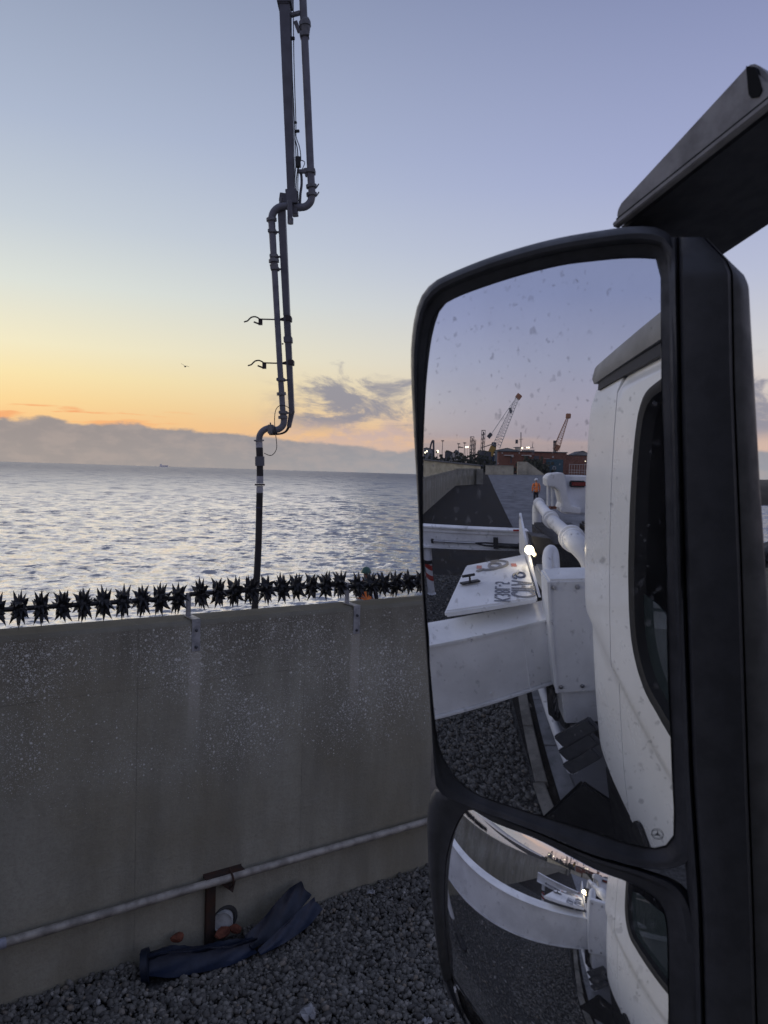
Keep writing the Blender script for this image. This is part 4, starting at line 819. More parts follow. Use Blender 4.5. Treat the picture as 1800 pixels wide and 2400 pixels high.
# roof fairing
rf = [(YC-.004, 3.27), (YC+.006, 3.295), (YC-.002, 3.345), (YC-.06, 3.40), (-.2, 3.43), (-2.2, 3.43), (-2.38, 3.27)]
def rfl(x, dz): return [np.array([x, y, z+(z-3.27)*dz+0.03*(x+.77)*.5]) for y, z in rf]
MB().loft([rfl(-.80, -.08), rfl(-.77, 0), rfl(-.2, .12), rfl(.5, .3), rfl(.9, -.3)], cap0=True, cap1=True).build('roof_fairing', M_ROOFG, tr, smooth=30)
MB().span((-.76, -2.3, 3.235), (.9, YC-.012, 3.272)).build('roof_gap', M_SEAL, tr)
fc = [mY(1432-54, 945, YC+.001), mY(1450, 905, YC+.001), mY(1547, 842, YC+.001)]
# wheels and lower side
def wheel(c, r=.52, w=.32):
    t_ = MB().lathe([(r*.55, -w/2), (r*.92, -w/2), (r, -w/2+.05), (r, w/2-.05), (r*.92, w/2), (r*.55, w/2)], c, (0, 1, 0), 36).build('wheel', M_RUB, tr, smooth=40)
    MB().lathe([(r*.56, -w/2+.02), (r*.56, w/2-.03), (r*.5, w/2-.06), (r*.3, w/2-.05), (r*.28, w/2), (.02, w/2)], c, (0, 1, 0), 24).build('rim', M_GREYP, t_, smooth=40)
for x in (.35, -2.9, -5.6, -6.9): wheel((x, -.22, .52)); wheel((x, -2.05, .52))
sd = MB()
for k in range(3):
    a, b_ = mX(1312+10*k, 1742+32*k, -1.30), mX(1392+4*k, 1700+33*k, -1.12)
    sd.bar(a+np.array([0, 0, .02]), b_+np.array([0, 0, .02]), .095, .05, (0, 0, 1))
sd.build('side_step', M_GREYP, tr, bevel=.01)
a, b_, c_, d_ = mX(1335, 1838, -1.25), mX(1412, 1795, -1.02), mX(1500, 1985, -.85), mX(1350, 2080, -1.15)
MB().bar((a+d_)/2+np.array([-.05, 0, .0]), (b_+c_)/2+np.array([-.05, 0, 0]), .55, .04, (0, 0, 1)).build('mudguard', M_BLK, tr, bevel=.02)
MB().span((-1.02, -.30, .35), (-.42, YC-.09, 1.16)).build('mudguard', M_BLK, tr, bevel=.06, smooth=40)
MB().tube([(-1.28, .16, .78), (-2.75, .12, .72)], .045, 16).build('side_guard', M_WHITE2, tr, smooth=60)
MB().span((-8.0, -1.5, .75), (-.9, -.75, 1.05)).build('chassis', M_BLK, tr); MB().span((-7.8, -2.2, 1.05), (-2.0, -.22, 1.22)).build('deck', M_BLK, tr)
MB().span((-2.6, -.45, .75), (-1.55, -.02, 1.2)).build('tank', M_BLK, tr, bevel=.05)
# pedestal just behind the cab
MB().span((-1.75, -.30, 1.36), (-1.45, .165, 2.20)).build('pedestal', M_WHITE2, tr, bevel=.015)
MB().span((-1.70, -.25, 1.05), (-1.50, .12, 1.355)).build('pedestal_foot', M_WHITE2, tr, bevel=.01)
cat_ = smooth_path([mX(1291, 1425, -1.62), mX(1284, 1345, -1.72), mX(1282, 1305, -1.80), mX(1290, 1288, -1.85), mX(1299, 1298, -1.85), mX(1302, 1345, -1.78)], 5)
MB().tube(cat_, .035, 12).build('lifting_eye', M_WHITE2, tr, smooth=60)
for dy_, dz_ in ((.13, 2.15), (.13, 1.42), (-.02, 2.15), (-.02, 1.42)): MB().lathe([(.016, 0), (.016, .010), (.009, .012), (.009, .02)], (-1.45, dy_, dz_), (1, 0, 0), 6).build('pedestal_bolt', M_STEEL, tr)
MB().span((-1.46, .150, 1.37), (-1.44, .172, 2.19)).build('pedestal_lip', M_WHITE2, tr, bevel=.004)
for k in range(3): MB().tube(smooth_path([(-1.62-.06*k, .17, 1.30), (-1.60-.06*k, .19, 1.10-.05*k), (-1.75-.08*k, .13, .92), (-2.1, .02, .95)], 6), .016, 8).build('hydraulic_hose', M_BLK, tr, smooth=60)
# front outrigger, swung forwards and outwards
u = np.array([0.42, 0.86, 0.0]); u /= np.linalg.norm(u); v = np.array([-u[1], u[0], 0])
b0 = np.array([-1.86, .02, 0]); ZB0, ZB1 = 1.345, 1.87
fb = MB(); fb.bar(b0+v*0+np.array([0, 0, (ZB0+ZB1)/2]), b0+u*3.55+np.array([0, 0, (ZB0+ZB1)/2-.05]), ZB1-ZB0-.03, .285, (0, 0, 1), ZB1-ZB0-.03, .285)
beam = fb.build('front_outrigger', M_WHITE2, tr, bevel=.008)
MB().bar(b0+np.array([0, 0, ZB1-.008]), b0+u*3.56+np.array([0, 0, ZB1-.058]), .016, .325, (0, 0, 1)).build('top_flange', M_WHITE2, beam); MB().bar(b0+np.array([0, 0, ZB0+.006]), b0+u*3.56+np.array([0, 0, ZB0-.044]), .016, .325, (0, 0, 1)).build('bottom_flange', M_WHITE2, beam)
s0 = b0+u*.42-v*.145; MB().bar(s0+np.array([0, 0, ZB0]), s0+np.array([0, 0, ZB1-.02]), .012, .006, u).build('weld_seam', M_WHITE2, beam)
e0 = b0+u*3.45; MB().tube([e0+np.array([0, 0, 1.9]), e0+np.array([0, 0, .5])], .10, 18).build('outrigger_leg', M_WHITE2, beam, smooth=60); MB().tube([e0+np.array([0, 0, .5]), e0+np.array([0, 0, .06])], .07, 18).build('outrigger_leg', M_STEEL, beam, smooth=60); MB().lathe([(.2, 0), (.2, .04), (.08, .07)], e0+np.array([0, 0, 0.01]), (0, 0, 1), 20).build('foot_pad', M_BLK, beam, smooth=40)
# the lid with lettering behind it
ZL = 2.0
A_, B_, C_, D_ = [mZ(x, y, ZL)[:2] for x, y in ((1092, 1325), (1230, 1298.5), (1259, 1399), (1041, 1433))]
for k in range(5):
    q_ = b0+u*(.75+.6*k)-v*.143+np.array([0, 0, ZB0+.06]); MB().lathe([(.013, 0), (.013, .008), (.007, .010)], q_, -v, 6).build('beam_bolt', M_WHITE2, beam)
lid = MB().prism([tuple(A_), tuple(B_), tuple(C_), tuple(D_)], 2, ZL-.045, ZL).build('cover_lid', M_WHITE2, tr, bevel=.012)
hx = mZ(1102, 1366, ZL+.01); hd = (mZ(1112, 1362, ZL)-mZ(1080, 1368, ZL)); hd /= np.linalg.norm(hd)
MB().bar(hx-hd*.09+np.array([0, 0, .006]), hx+hd*.09+np.array([0, 0, .006]), .05, .012, np.cross(hd, (0, 0, 1))).build('latch_plate', M_BLK, lid, bevel=.004); MB().bar(hx-hd*.07+np.array([0, 0, .06]), hx+hd*.05+np.array([0, 0, .06]), .018, .012, (0, 0, 1)).build('latch_handle', M_BLK, lid); MB().tube([hx, hx+np.array([0, 0, .06])], .008, 8).build('latch_stem', M_BLK, lid)
def text(body, px0, px1, size, m, z=ZL+.0035, name='lettering', squeeze=1.0, bold=0.0):
    p0, p1 = mZ(*px0, ZL), mZ(*px1, ZL); d = p1-p0; ln = np.linalg.norm(d); a = math.atan2(d[1], d[0])
    cu = bpy.data.curves.new(name, 'FONT'); cu.body = body; cu.size = size; cu.extrude = .001; cu.offset = bold; cu.materials.append(m)
    tmp = bpy.data.objects.new('tmp', cu); COL.objects.link(tmp); dg = bpy.context.evaluated_depsgraph_get(); dg.update(); me = bpy.data.meshes.new_from_object(tmp.evaluated_get(dg)); bpy.data.objects.remove(tmp); bpy.data.curves.remove(cu)
    xs = [v.co.x for v in me.vertices]; w = max(xs)-min(xs); o = link(name, me, lid); me.materials.clear(); me.materials.append(m)
    o.location = (p0[0], p0[1], z); o.rotation_euler = (0, 0, a); o.scale = (ln/max(w, 1e-3), squeeze, 1); return o
text('CIFA', (1200, 1401), (1200, 1361), .25, M_TEXT, bold=.004)
text('K38L-5', (1158, 1411), (1161, 1365), .17, M_TEXT)
sw = [mZ(x, y, ZL+.003) for x, y in ((1118, 1340), (1132, 1336), (1140, 1337), (1160, 1334), (1172, 1328), (1170, 1322), (1150, 1322), (1148, 1329), (1165, 1332), (1185, 1326), (1188, 1318), (1170, 1315), (1150, 1317))]
MB().tube(smooth_path(sw, 6), .016, 6).build('swoosh_mark', M_TEXT2, lid, smooth=60)
for x, y in ((1204, 1324), (1123, 1329)):
    p = mZ(x, y, ZL+.003); MB().box(p, (.05, .025, .0015)).build('red_mark', M_REDMK, lid)
lg = [mZ(1220+9*math.cos(q)+4*math.sin(q), 1348+5.5*math.sin(q)-2*math.cos(q), ZL+.003) for q in np.linspace(0, 6.2, 16)]; MB().tube(lg, .011, 6).build('ring_logo', M_TEXT, lid); lg2 = [mZ(1214+11*math.cos(q)+4*math.sin(q), 1350+6*math.sin(q)-3*math.cos(q), ZL+.003) for q in np.linspace(2.2, 5.0, 10)]; MB().tube(lg2, .010, 6).build('ring_logo', M_TEXT, lid)
# upright dividing plate, lamp guard, work lamp
MB().add([tuple(mX(1217, 1202, -4.0)), tuple(mX(1222, 1202, -4.0)), tuple(mX(1262, 1400, -1.85)), tuple(mX(1268, 1400, -1.85)), tuple(mX(1217, 1292, -4.0)), tuple(mX(1222, 1292, -4.0))], [(0, 1, 3, 2), (0, 2, 4), (1, 5, 3), (4, 2, 3, 5), (0, 4, 5, 1)]).build('side_plate', M_WHITE2, tr)
gq = [mX(x, y, -2.75) for x, y in ((1246, 1256), (1290, 1262), (1297, 1275), (1302, 1304), (1296, 1308), (1288, 1285), (1275, 1283), (1272, 1300), (1262, 1300), (1248, 1270))]
MB().add([*gq, *[p-np.array([.35, 0, .02]) for p in gq]], [tuple(range(10)), tuple(range(19, 9, -1))]+[(i, (i+1) % 10, 10+(i+1) % 10, 10+i) for i in range(10)]).build('lamp_guard', M_BLK, tr)
lp = mX(1252, 1299, -2.55)
M_LAMP = mat('lit_work_lamp', (1, .9, .7), .4, emit=(1.0, .78, .42), es=1.8)
q = MB().box(lp, (.012, .018, .022), Matrix.Rotation(.4, 3, 'Z')).build('work_lamp', M_LAMP, tr, bevel=.01)
li = bpy.data.lights.new('work_lamp_light', 'POINT'); li.energy = 1.3; li.color = (1, .84, .56); li.shadow_soft_size = .04; lo = bpy.data.objects.new('work_lamp_light', li); COL.objects.link(lo); lo.location = Vector([float(q_) for q_ in lp+np.array([.05, .05, .05])])
MB().span((-3.4, -.50, 1.62), (-1.95, -.02, 1.80)).build('deck_plate', M_WHITE2, tr, bevel=.02)
# delivery pipe
tp = [mX(1263, 1180, -5.0), mX(1291, 1217, -3.5), mX(1342, 1264, -2.5)]
MB().tube(tp, [.068, .068, .070], 24).build('delivery_pipe', M_WHITE2, tr, smooth=60)
dv = tp[1]-tp[0]; dv /= np.linalg.norm(dv)
for p, r_ in ((tp[0], .088), (tp[0]+dv*.12, .082), (tp[1]-dv*.03, .098), (tp[1]+dv*.10, .090), (tp[2]-dv*.05, .12), (tp[2]+dv*.05, .11)): MB().tube([p-dv*.025, p+dv*.025], r_, 24).build('pipe_collar', M_WHITE2, tr, smooth=40)
MB().tube(smooth_path([tp[0], tp[0]-dv*.10, tp[0]-dv*.16+np.array([0, .02, -.10]), tp[0]-dv*.16+np.array([0, .02, -.34])], 5), .07, 20).build('pipe_elbow', M_WHITE2, tr, smooth=60)
MB().tube(smooth_path([tp[2], tp[2]+dv*.12, tp[2]+np.array([.16, -.12, -.18]), tp[2]+np.array([.1, -.2, -.6])], 5), .09, 20).build('pipe_elbow', M_WHITE2, tr, smooth=60)
# dark plant under the pipe
MB().span((-4.6, -.75, 1.5), (-3.0, -.16, 2.10)).build('engine_cover', M_BLK, tr, bevel=.03); MB().tube([(-3.6, -.2, 2.0), (-3.2, -.14, 1.95), (-2.9, -.16, 1.8)], .07, 12).build('plant_hose', M_BLK, tr, smooth=60); MB().span((-4.4, -1.6, 1.5), (-2.6, -.8, 2.15)).build('engine_cover', M_BLK, tr, bevel=.03)
# tail panel with the red lamp
tl = [mX(x, y, -6.5) for x, y in ((1282, 1140), (1281, 1122), (1285, 1114), (1294, 1110), (1318, 1108), (1323, 1110), (1326, 1116), (1331, 1160), (1340, 1185), (1362, 1190), (1362, 1205), (1316, 1202), (1312, 1196), (1317, 1180), (1310, 1150), (1300, 1142))]
MB().add([*tl, *[p-np.array([.5, 0, 0]) for p in tl]], [tuple(range(16)), tuple(range(31, 15, -1))]+[(i, (i+1) % 16, 16+(i+1) % 16, 16+i) for i in range(16)]).build('tail_bracket', M_WHITE2, tr, bevel=.02)
p0, p1 = mX(1324, 1114, -6.7), mX(1385, 1204, -6.7); MB().span(p0, p1+np.array([-.3, 0, 0])).build('tail_panel', M_WHITE2, tr, bevel=.02)
p0, p1 = mX(1335, 1126, -6.64), mX(1372, 1142, -6.64); ln_ = MB().span(p0+np.array([.02, 0, 0]), p1+np.array([-.04, 0, 0])).build('tail_lamp', M_SEAL, tr, bevel=.02); MB().span(p0+np.array([.028, -.03, -.02]), p1+np.array([-.02, .0, .02])).build('lens', M_REDL, ln_, bevel=.01)
for x in (1284.5, 1294): MB().tube([mX(x, 1138, -6.6), mX(x, 1186, -6.6)], .03, 10).build('tail_post', M_WHITE2, tr, smooth=60)
p0, p1 = mX(1291, 1188, -6.6), mX(1305, 1193, -6.6); MB().span(p0, p1+np.array([-.2, 0, 0])).build('tail_block', M_BRICK_R, tr)
# rear outrigger
XR = -7.5; ra, rb = np.array([XR+.05, 2.35, 1.345]), np.array([XR-.05, -.45, 1.275])
rbm = MB().bar(ra, rb, .44, .26, (0, 0, 1), .40, .26).build('rear_outrigger', M_WHITE2, tr, bevel=.01)
MB().bar(ra+np.array([.02, 0, .225]), rb+np.array([.02, 0, .205]), .03, .34, (0, 0, 1)).build('top_flange', M_WHITE2, rbm); MB().bar(ra+np.array([.02, 0, -.225]), rb+np.array([.02, 0, -.205]), .025, .34, (0, 0, 1)).build('bottom_flange', M_WHITE2, rbm)
MB().bar(ra+np.array([.15, 0, .13]), rb+np.array([.15, 0, .115]), .02, .02, (0, 0, 1)).build('weld_seam', M_WHITE2, rbm)
r1, r2 = mX(1016, 1268, XR+.2), mX(1114, 1273, XR+.2); MB().tube([r1, r2], .028, 12).build('piston_rod', M_STEEL, rbm, smooth=60); r3 = mX(1160, 1278, XR+.2); r4 = mX(1217, 1281, XR+.2); MB().tube([r3, r4], .055, 12).build('cylinder', M_BLK, rbm, smooth=60)
MB().tube([r2, r2+(r3-r2)*.5+np.array([0, 0, .03]), r3+np.array([0, 0, .04])], .018, 8).build('hydraulic_hose', M_BLK, rbm, smooth=60); MB().tube([r2, r2+(r3-r2)*.5-np.array([0, 0, .03]), r3-np.array([0, 0, .02])], .018, 8).build('hydraulic_hose', M_BLK, rbm, smooth=60)
MB().box(mX(1162, 1273, XR+.22), (.03, .055, .12)).build('valve', M_BLK, rbm); MB().lathe([(.05, 0), (.05, .05), (.03, .06)], r1, (0, 1, 0), 12).build('rod_eye', M_BLK, rbm); MB().box(mX(1210, 1243, XR+.19), (.004, .07, .018)).build('red_reflector', M_RED, rbm)
lx = XR+.05; ly = float(mX(1006, 1340, lx)[1])
MB().tube([(lx, ly, 1.15), (lx, ly, .75)], .105, 20).build('leg_sleeve', M_WHITE2, rbm, smooth=60); MB().tube([(lx, ly, .80), (lx, ly, .72)], .112, 20).build('leg_ring', M_BLK, rbm, smooth=40)
MB().tube([(lx, ly, .74), (lx, ly, .03)], .088, 20).build('leg', M_WHITE2, rbm, smooth=60); MB().lathe([(.11, 0), (.11, .02), (.09, .03)], (lx, ly, .0), (0, 0, 1), 20).build('foot', M_WHITE2, rbm, smooth=40)
for z in (.66, .42):
    MB().loft([[np.array([lx+.0895*math.cos(q), ly+.0895*math.sin(q), z+dz_+.05*math.sin(q)]) for q in np.linspace(-1.7, 1.7, 14)] for dz_ in (-.06, .06)], closed=False).build('red_stripe', M_RED, rbm, smooth=60)

# ================================================================== the port behind, seen in the mirror
M_BRICK = mat('red_brick', (0.20, 0.088, 0.062), 0.9, var=0.3, scale=2.0); M_CREAM = mat('cream_render', (0.42, 0.39, 0.31), 0.9, var=0.25, scale=.6)
M_TEAL = mat('teal_door', (0.035, 0.085, 0.115), 0.6, var=0.15, scale=.8); M_TRIMW = mat('white_trim', (0.45, 0.42, 0.40), 0.7); M_SHED = mat('shed_grey', (0.26, 0.27, 0.28), 0.8, var=.2, scale=.2)
M_STK = mat('stack_steel', (0.07, 0.073, 0.085), 0.7); M_CRB = mat('crane_blue', (0.03, 0.06, 0.14), 0.6); M_CRY = mat('crane_yellow', (0.42, 0.26, 0.05), 0.6); M_CRW = mat('crane_lattice', (0.60, 0.58, 0.56), 0.6); M_CRO = mat('crane_orange', (0.40, 0.19, 0.11), 0.6)
M_GREEN = mat('dark_shrub', (0.05, 0.055, 0.04), 0.95, var=.4, scale=.6); M_LITE = mat('lit_lamp', (1, .9, .7), .5, emit=(1, .88, .62), es=3.0)
XB = -112.0
bk = thing('brick_building', mX(1240, 1110, XB)*np.array([1, 1, 0]), 'long low red brick building with a teal door, reflected in the mirror', 'building')
y0, y1, y2 = mX(1167, 1100, XB)[1], mX(1327, 1100, XB)[1], mX(1385, 1100, XB)[1]
MB().span((XB-9, y1, 0), (XB, y0, 6.25)).build('wall', M_BRICK, bk); MB().span((XB-9.3, y1-.2, 6.25), (XB+.3, y0+.2, 6.5)).build('roof_edge', M_STK, bk); MB().span((XB-9, y2, 0), (XB-.3, y1-.01, 5.6)).build('wall', M_BRICK, bk); MB().span((XB-9, y2, 5.6), (XB-.1, y1-.01, 5.75)).build('roof_edge', M_STK, bk)
def wrect(px0, px1, X, dep, name, m, par):
    a, b_ = mX(*px0, X), mX(*px1, X); return MB().span((X, a[1], a[2]), (X+dep, b_[1], b_[2])).build(name, m, par)
dr_ = wrect((1280, 1076), (1319, 1113), XB+.05, .12, 'door', M_TEAL, bk)
c = mX(1299, 1097, XB+.2); MB().lathe([(.55, 0), (.55, .04)], c, (1, 0, 0), 20).build('round_sign', M_TRIMW, dr_); MB().lathe([(.36, .045), (.36, .06)], c, (1, 0, 0), 20).build('sign_centre', M_TEAL, dr_)
for x, y, w in ((1276, 1089, .5), (1286, 1093, .25), (1312, 1088, .25), (1296, 1071, .45), (1168, 1086, .3), (1177, 1062, .3), (1217, 1062, .3), (1295, 1061, .3)): MB().box(mX(x, y, XB+.2), (.03, w*.55, w*.6)).build('wall_plate', M_TRIMW, bk)
for xa, xb in ((1181, 1203), (1222, 1245)):
    wrect((xa, 1066), (xb, 1068.5), XB+.02, .6, 'canopy', M_TRIMW, bk); wrect((xb-4, 1066), (xb, 1071.5), XB+.1, .7, 'canopy_box', M_TRIMW, bk)
wrect((1252, 1068), (1262, 1110), XB-.02, .06, 'dark_opening', M_STK, bk); wrect((1197, 1067), (1199, 1085), XB+.02, .06, 'downpipe', M_STK, bk); wrect((1275, 1074.5), (1288, 1075.6), XB+.1, .3, 'lintel', M_TRIMW, bk)
cb = thing('concrete_block', mX(1222, 1112, -104)*np.array([1, 1, 0]), 'pale concrete ramp wall in front of the brick building', 'concrete block')
a, b_ = mX(1214, 1082, -104), mX(1236, 1113, -104); MB().span((-106.5, b_[1], 0), (-104, a[1], a[2])).build('block', M_CREAM, cb); a2 = mX(1236, 1082, -104.2); MB().add([(-106, b_[1], 0), (-104.2, b_[1], 0), (-106, b_[1], a[2]), (-104.2, b_[1], a[2]), (-106, b_[1]-5, 0), (-104.2, b_[1]-5, 0)], [(0, 1, 3, 2), (2, 3, 5, 4), (0, 2, 4), (1, 5, 3), (0, 4, 5, 1)]).build('ramp', M_CREAM, cb)
lw = thing('low_wall', (-110, -4, 0), 'low cream wall before the brick building, in the mirror', 'wall'); a, b_ = mX(1138, 1091, -100), mX(1204, 1092, -100); MB().span((-100.4, b_[1], 0), (-100, a[1], 2.3)).build('wall', M_CREAM, lw); MB().span((-100.5, b_[1], 2.3), (-99.9, a[1], 2.42)).build('coping', M_FARWALL, lw)
hw_ = thing('harbour_wall', (-75, 7, 0), 'long pale harbour wall across the water, behind the sea wall in the mirror', 'wall'); MB().add([*[(-66.0, y, z) for y, z in ((1.0, 0), (1.0, 2.4))], *[(-78.0, y, z) for y, z in ((14.0, -4.5), (14.0, 3.3))], *[(-66.6, y, z) for y, z in ((1.0, 0), (1.0, 2.4))], *[(-78.6, y, z) for y, z in ((14.0, -4.5), (14.0, 3.3))]], [(0, 2, 3, 1), (5, 7, 6, 4), (1, 3, 7, 5), (0, 1, 5, 4), (2, 6, 7, 3)]).build('wall', M_CREAM, hw_); MB().bar((-66.2, .9, 2.45), (-78.2, 14.1, 3.4), .22, .9, (0, 0, 1)).build('coping', M_STK, hw_)
rl = thing('railing', mX(1350, 1112, -95)*np.array([1, 1, 0]), 'grey tubular railing beside the brick building', 'railing')
for i in range(7): p = mX(1334+6*i, 1108, -95); MB().tube([(p[0], p[1], 0), (p[0], p[1], 3.0)], .05, 6).build('post', M_TRIMW, rl)
for z in (3.0, 1.6, 1.0): p, q = mX(1333, 1108, -95), mX(1376, 1108, -95); MB().tube([(p[0], p[1], z), (q[0], q[1], z)], .05, 6).build('rail', M_TRIMW, rl)
# shrubs and a bank before the sheds
def shrub(px, X, w, h, seed, lab):
    rs = np.random.default_rng(seed); p = mX(*px, X); n = 260; P = rs.normal(size=(n, 3))*np.array([.8, w*.5, h*.38])+np.array([p[0], p[1], h*.45]); P[:, 2] = np.abs(P[:, 2]); mb = MB()
    for q in P: mb.box(q, tuple(rs.uniform(.15, .5, 3)), Matrix.Rotation(rs.uniform(0, 3), 3, 'Z'))
    t_ = thing('shrub', (p[0], p[1], 0), lab, 'shrub', 'dark scrub before the port sheds'); mb.build('foliage', M_GREEN, t_); MB().tube([(p[0], p[1], 0), (p[0], p[1], h*.5)], .12, 6).build('stem', M_STK, t_)
shrub((1090, 1080), -130, 9, 5, 1, 'dark scrub left of the blue crane base, in the mirror'); shrub((1245, 1105), -108, 3.5, 3.5, 2, 'dark shrub against the middle of the brick building'); shrub((1020, 1085), -130, 8, 4, 3, 'dark scrub at the left edge of the mirror'); shrub((1258, 1107), -107, 3, 3, 4, 'dark shrub left of the teal door'); shrub((1115, 1080), -135, 8, 5, 6, 'dark scrub just left of the tall frame tower')
# sheds
def shed(pxl, pxr, ytop, X, lab, m, peak=0.0, cat='shed'):
    a, b_ = mX(pxl, 1085, X), mX(pxr, 1085, X); h = mX((pxl+pxr)/2, ytop, X)[2]; t_ = thing('shed', (X, (a[1]+b_[1])/2, 0), lab, cat, 'port sheds in the mirror'); ym = (a[1]+b_[1])/2
    w_ = MB().prism([(b_[1], 0), (a[1], 0), (a[1], h-peak), (ym, h), (b_[1], h-peak)], 0, X-14, X).build('wall', m, t_)
    MB().add([(X+.3, a[1]+.3, h-peak-.1), (X+.3, ym, h+.12), (X+.3, b_[1]-.3, h-peak-.1), (X-14, a[1]+.3, h-peak-.1), (X-14, ym, h+.12), (X-14, b_[1]-.3, h-peak-.1)], [(0, 1, 4, 3), (1, 2, 5, 4)]).build('roof', M_STK, t_); return t_
s1 = shed(1053, 1082, 1054, -160, 'grey gabled shed with two pale doors, reflected', M_SHED, 3.0)
for x in (1064, 1070): a = mX(x, 1072, -159.7); MB().box(a, (.1, .8, 1.8)).build('door', M_TRIMW, s1)
shed(1160, 1215, 1050, -175, 'long pale warehouse behind the left end of the brick building', mat('pale_clad', (.24, .27, .28), .7), 1.0); shed(1340, 1390, 1057, -160, 'low warehouse right of the brick building', M_SHED, 2.0); shed(1042, 1056, 1056, -170, 'dark block beside the grey gabled shed', M_STK, .5); shed(992, 1005, 1049, -170, 'pale block at the far left of the mirror', M_SHED, .2); shed(1118, 1150, 1056, -172, 'dark blue grey plant house under the frame tower', M_STK, .5)
# process towers: open frames
def frame_tower(pxl, pxr, yt, X, lab, nb, vessel=True):
    a, b_ = mX(pxl, 1085, X), mX(pxr, 1085, X); h = mX((pxl+pxr)/2, yt, X)[2]; t_ = thing('process_tower', (X, (a[1]+b_[1])/2, 0), lab, 'process tower', 'process towers in the mirror'); w = abs(a[1]-b_[1])
    for x_ in (X, X-w):
        for y_ in (a[1], b_[1]): MB().tube([(x_, y_, 0), (x_, y_, h)], .16, 6).build('post', M_STK, t_)
    for k in range(1, nb+1):
        z = h*(.35+.65*k/nb)
        MB().span((X-w, b_[1], z-.12), (X, a[1], z+.05)).build('platform', M_STK, t_); MB().tube([(X, a[1], z), (X, b_[1], z-h*.65/nb)], .09, 5).build('brace', M_STK, t_)
    if vessel: MB().tube([(X-w/2, (a[1]+b_[1])/2, 0), (X-w/2, (a[1]+b_[1])/2, h*.96)], w*.17, 12).build('vessel', M_STK, t_, smooth=60)
frame_tower(1125.5, 1134, 1008, -190, 'tallest dark open frame process tower, reflected', 6); frame_tower(1100, 1108, 1023, -190, 'shorter process tower with two vessels, left of the tallest', 5); frame_tower(1108.5, 1113, 1031, -192, 'narrow tower joined right of the shorter process tower', 4)
# harbour cranes
def lattice(name, p0, p1, w0, w1, m, par, nb=14, side=(0, 1, 0), r=.14):
    p0, p1 = np.array(p0, float), np.array(p1, float); t = p1-p0; L = np.linalg.norm(t); t /= L; s = np.array(side, float); s -= t*(s@t); s /= np.linalg.norm(s); d = np.cross(t, s)
    cr = [(1, 1), (1, -1), (-1, -1), (-1, 1)]; P = lambda f, c: p0+t*L*f+(s*c[0]+d*c[1])*(w0+(w1-w0)*f)/2
    mb = MB()
    for c in cr: mb.tube([P(0, c), P(1, c)], r, 5)
    for k in range(nb):
        for i in range(4): mb.tube([P(k/nb, cr[i]), P((k+1)/nb, cr[(i+1) % 4])], r*.55, 4); mb.tube([P((k+1)/nb, cr[i]), P((k+1)/nb, cr[(i+1) % 4])], r*.5, 4)
    return mb.build(name, m, par)
XC = -200.0
k1 = thing('harbour_crane', mX(1152, 1085, XC)*np.array([1, 1, 0]), 'tall harbour crane with blue and yellow base and pale lattice jib', 'crane')
q0 = mX(1150, 1085, XC); q1 = mX(1157, 1040, XC); MB().span((XC-4, q0[1]-2.6, 0), (XC, q0[1]+2.0, mX(1150, 1066, XC)[2])).build('pedestal', M_CRB, k1, bevel=.3)
MB().bar(mX(1148, 1068, XC+.5), mX(1157, 1047, XC+.5), 3.4, 2.5, (0, 1, 0)).build('counter_arm', M_CRY, k1, bevel=.2); MB().span((XC-3, mX(1163, 1050, XC)[1], mX(1155, 1052, XC)[2]), (XC, mX(1152, 1050, XC)[1], mX(1155, 1036, XC)[2])).build('machine_house', M_STK, k1, bevel=.3); MB().bar(mX(1136, 1047, XC), mX(1154, 1041, XC), .4, .4, (0, 0, 1)).build('gantry', M_STK, k1)
tp_ = mX(1214, 930, XC); lattice('jib', mX(1163, 1047, XC), tp_, 4.2, 1.7, M_CRW, k1, 18); MB().bar(mX(1212, 934, XC), mX(1219, 925, XC), 3.0, 2, (0, 1, 0)).build('jib_head', M_CRO, k1, bevel=.2); MB().bar(mX(1194, 963, XC), mX(1199, 961, XC), 2.5, 2.5, (0, 0, 1)).build('jib_collar', M_STK, k1)
for o_ in (0, 1.5): MB().tube([mX(1148+o_, 1022, XC), mX(1212, 929, XC)], .09, 4).build('rope', M_CRW, k1)
MB().box(mX(1148, 1021, XC), (1, 1.0, 1.3), Matrix.Rotation(.7, 3, 'X')).build('hook_block', M_STK, k1)
k2 = thing('harbour_crane', mX(1303, 1085, -240)*np.array([1, 1, 0]), 'smaller orange tipped harbour crane behind the brick building', 'crane')
lattice('jib', mX(1303, 1054, -240), mX(1331, 977, -240), 3.6, 1.0, M_CRO, k2, 14); MB().box(mX(1332, 975, -240), (1, 1.5, 1.5)).build('jib_head', M_CRO, k2, bevel=.3)
for x in (1298.5, 1302.5): MB().tube([mX(x, 1070, -240), mX(x, 1035, -240)], .5, 6).build('mast', M_STK, k2)
MB().bar(mX(1297, 1035, -240), mX(1304.5, 1035, -240), 1.2, 1.2, (0, 0, 1)).build('mast_head', M_STK, k2); MB().bar(mX(1303, 1056, -240), mX(1309, 1044, -240), 2.4, 2, (0, 1, 0)).build('counterweight', M_CRO, k2); MB().tube([mX(1304, 1034, -240), mX(1331, 977, -240)], .12, 4).build('rope', M_CRW, k2); MB().span((-243, mX(1308, 1085, -240)[1], 0), (-239, mX(1296, 1085, -240)[1], mX(1300, 1068, -240)[2])).build('pedestal', M_CRB, k2)
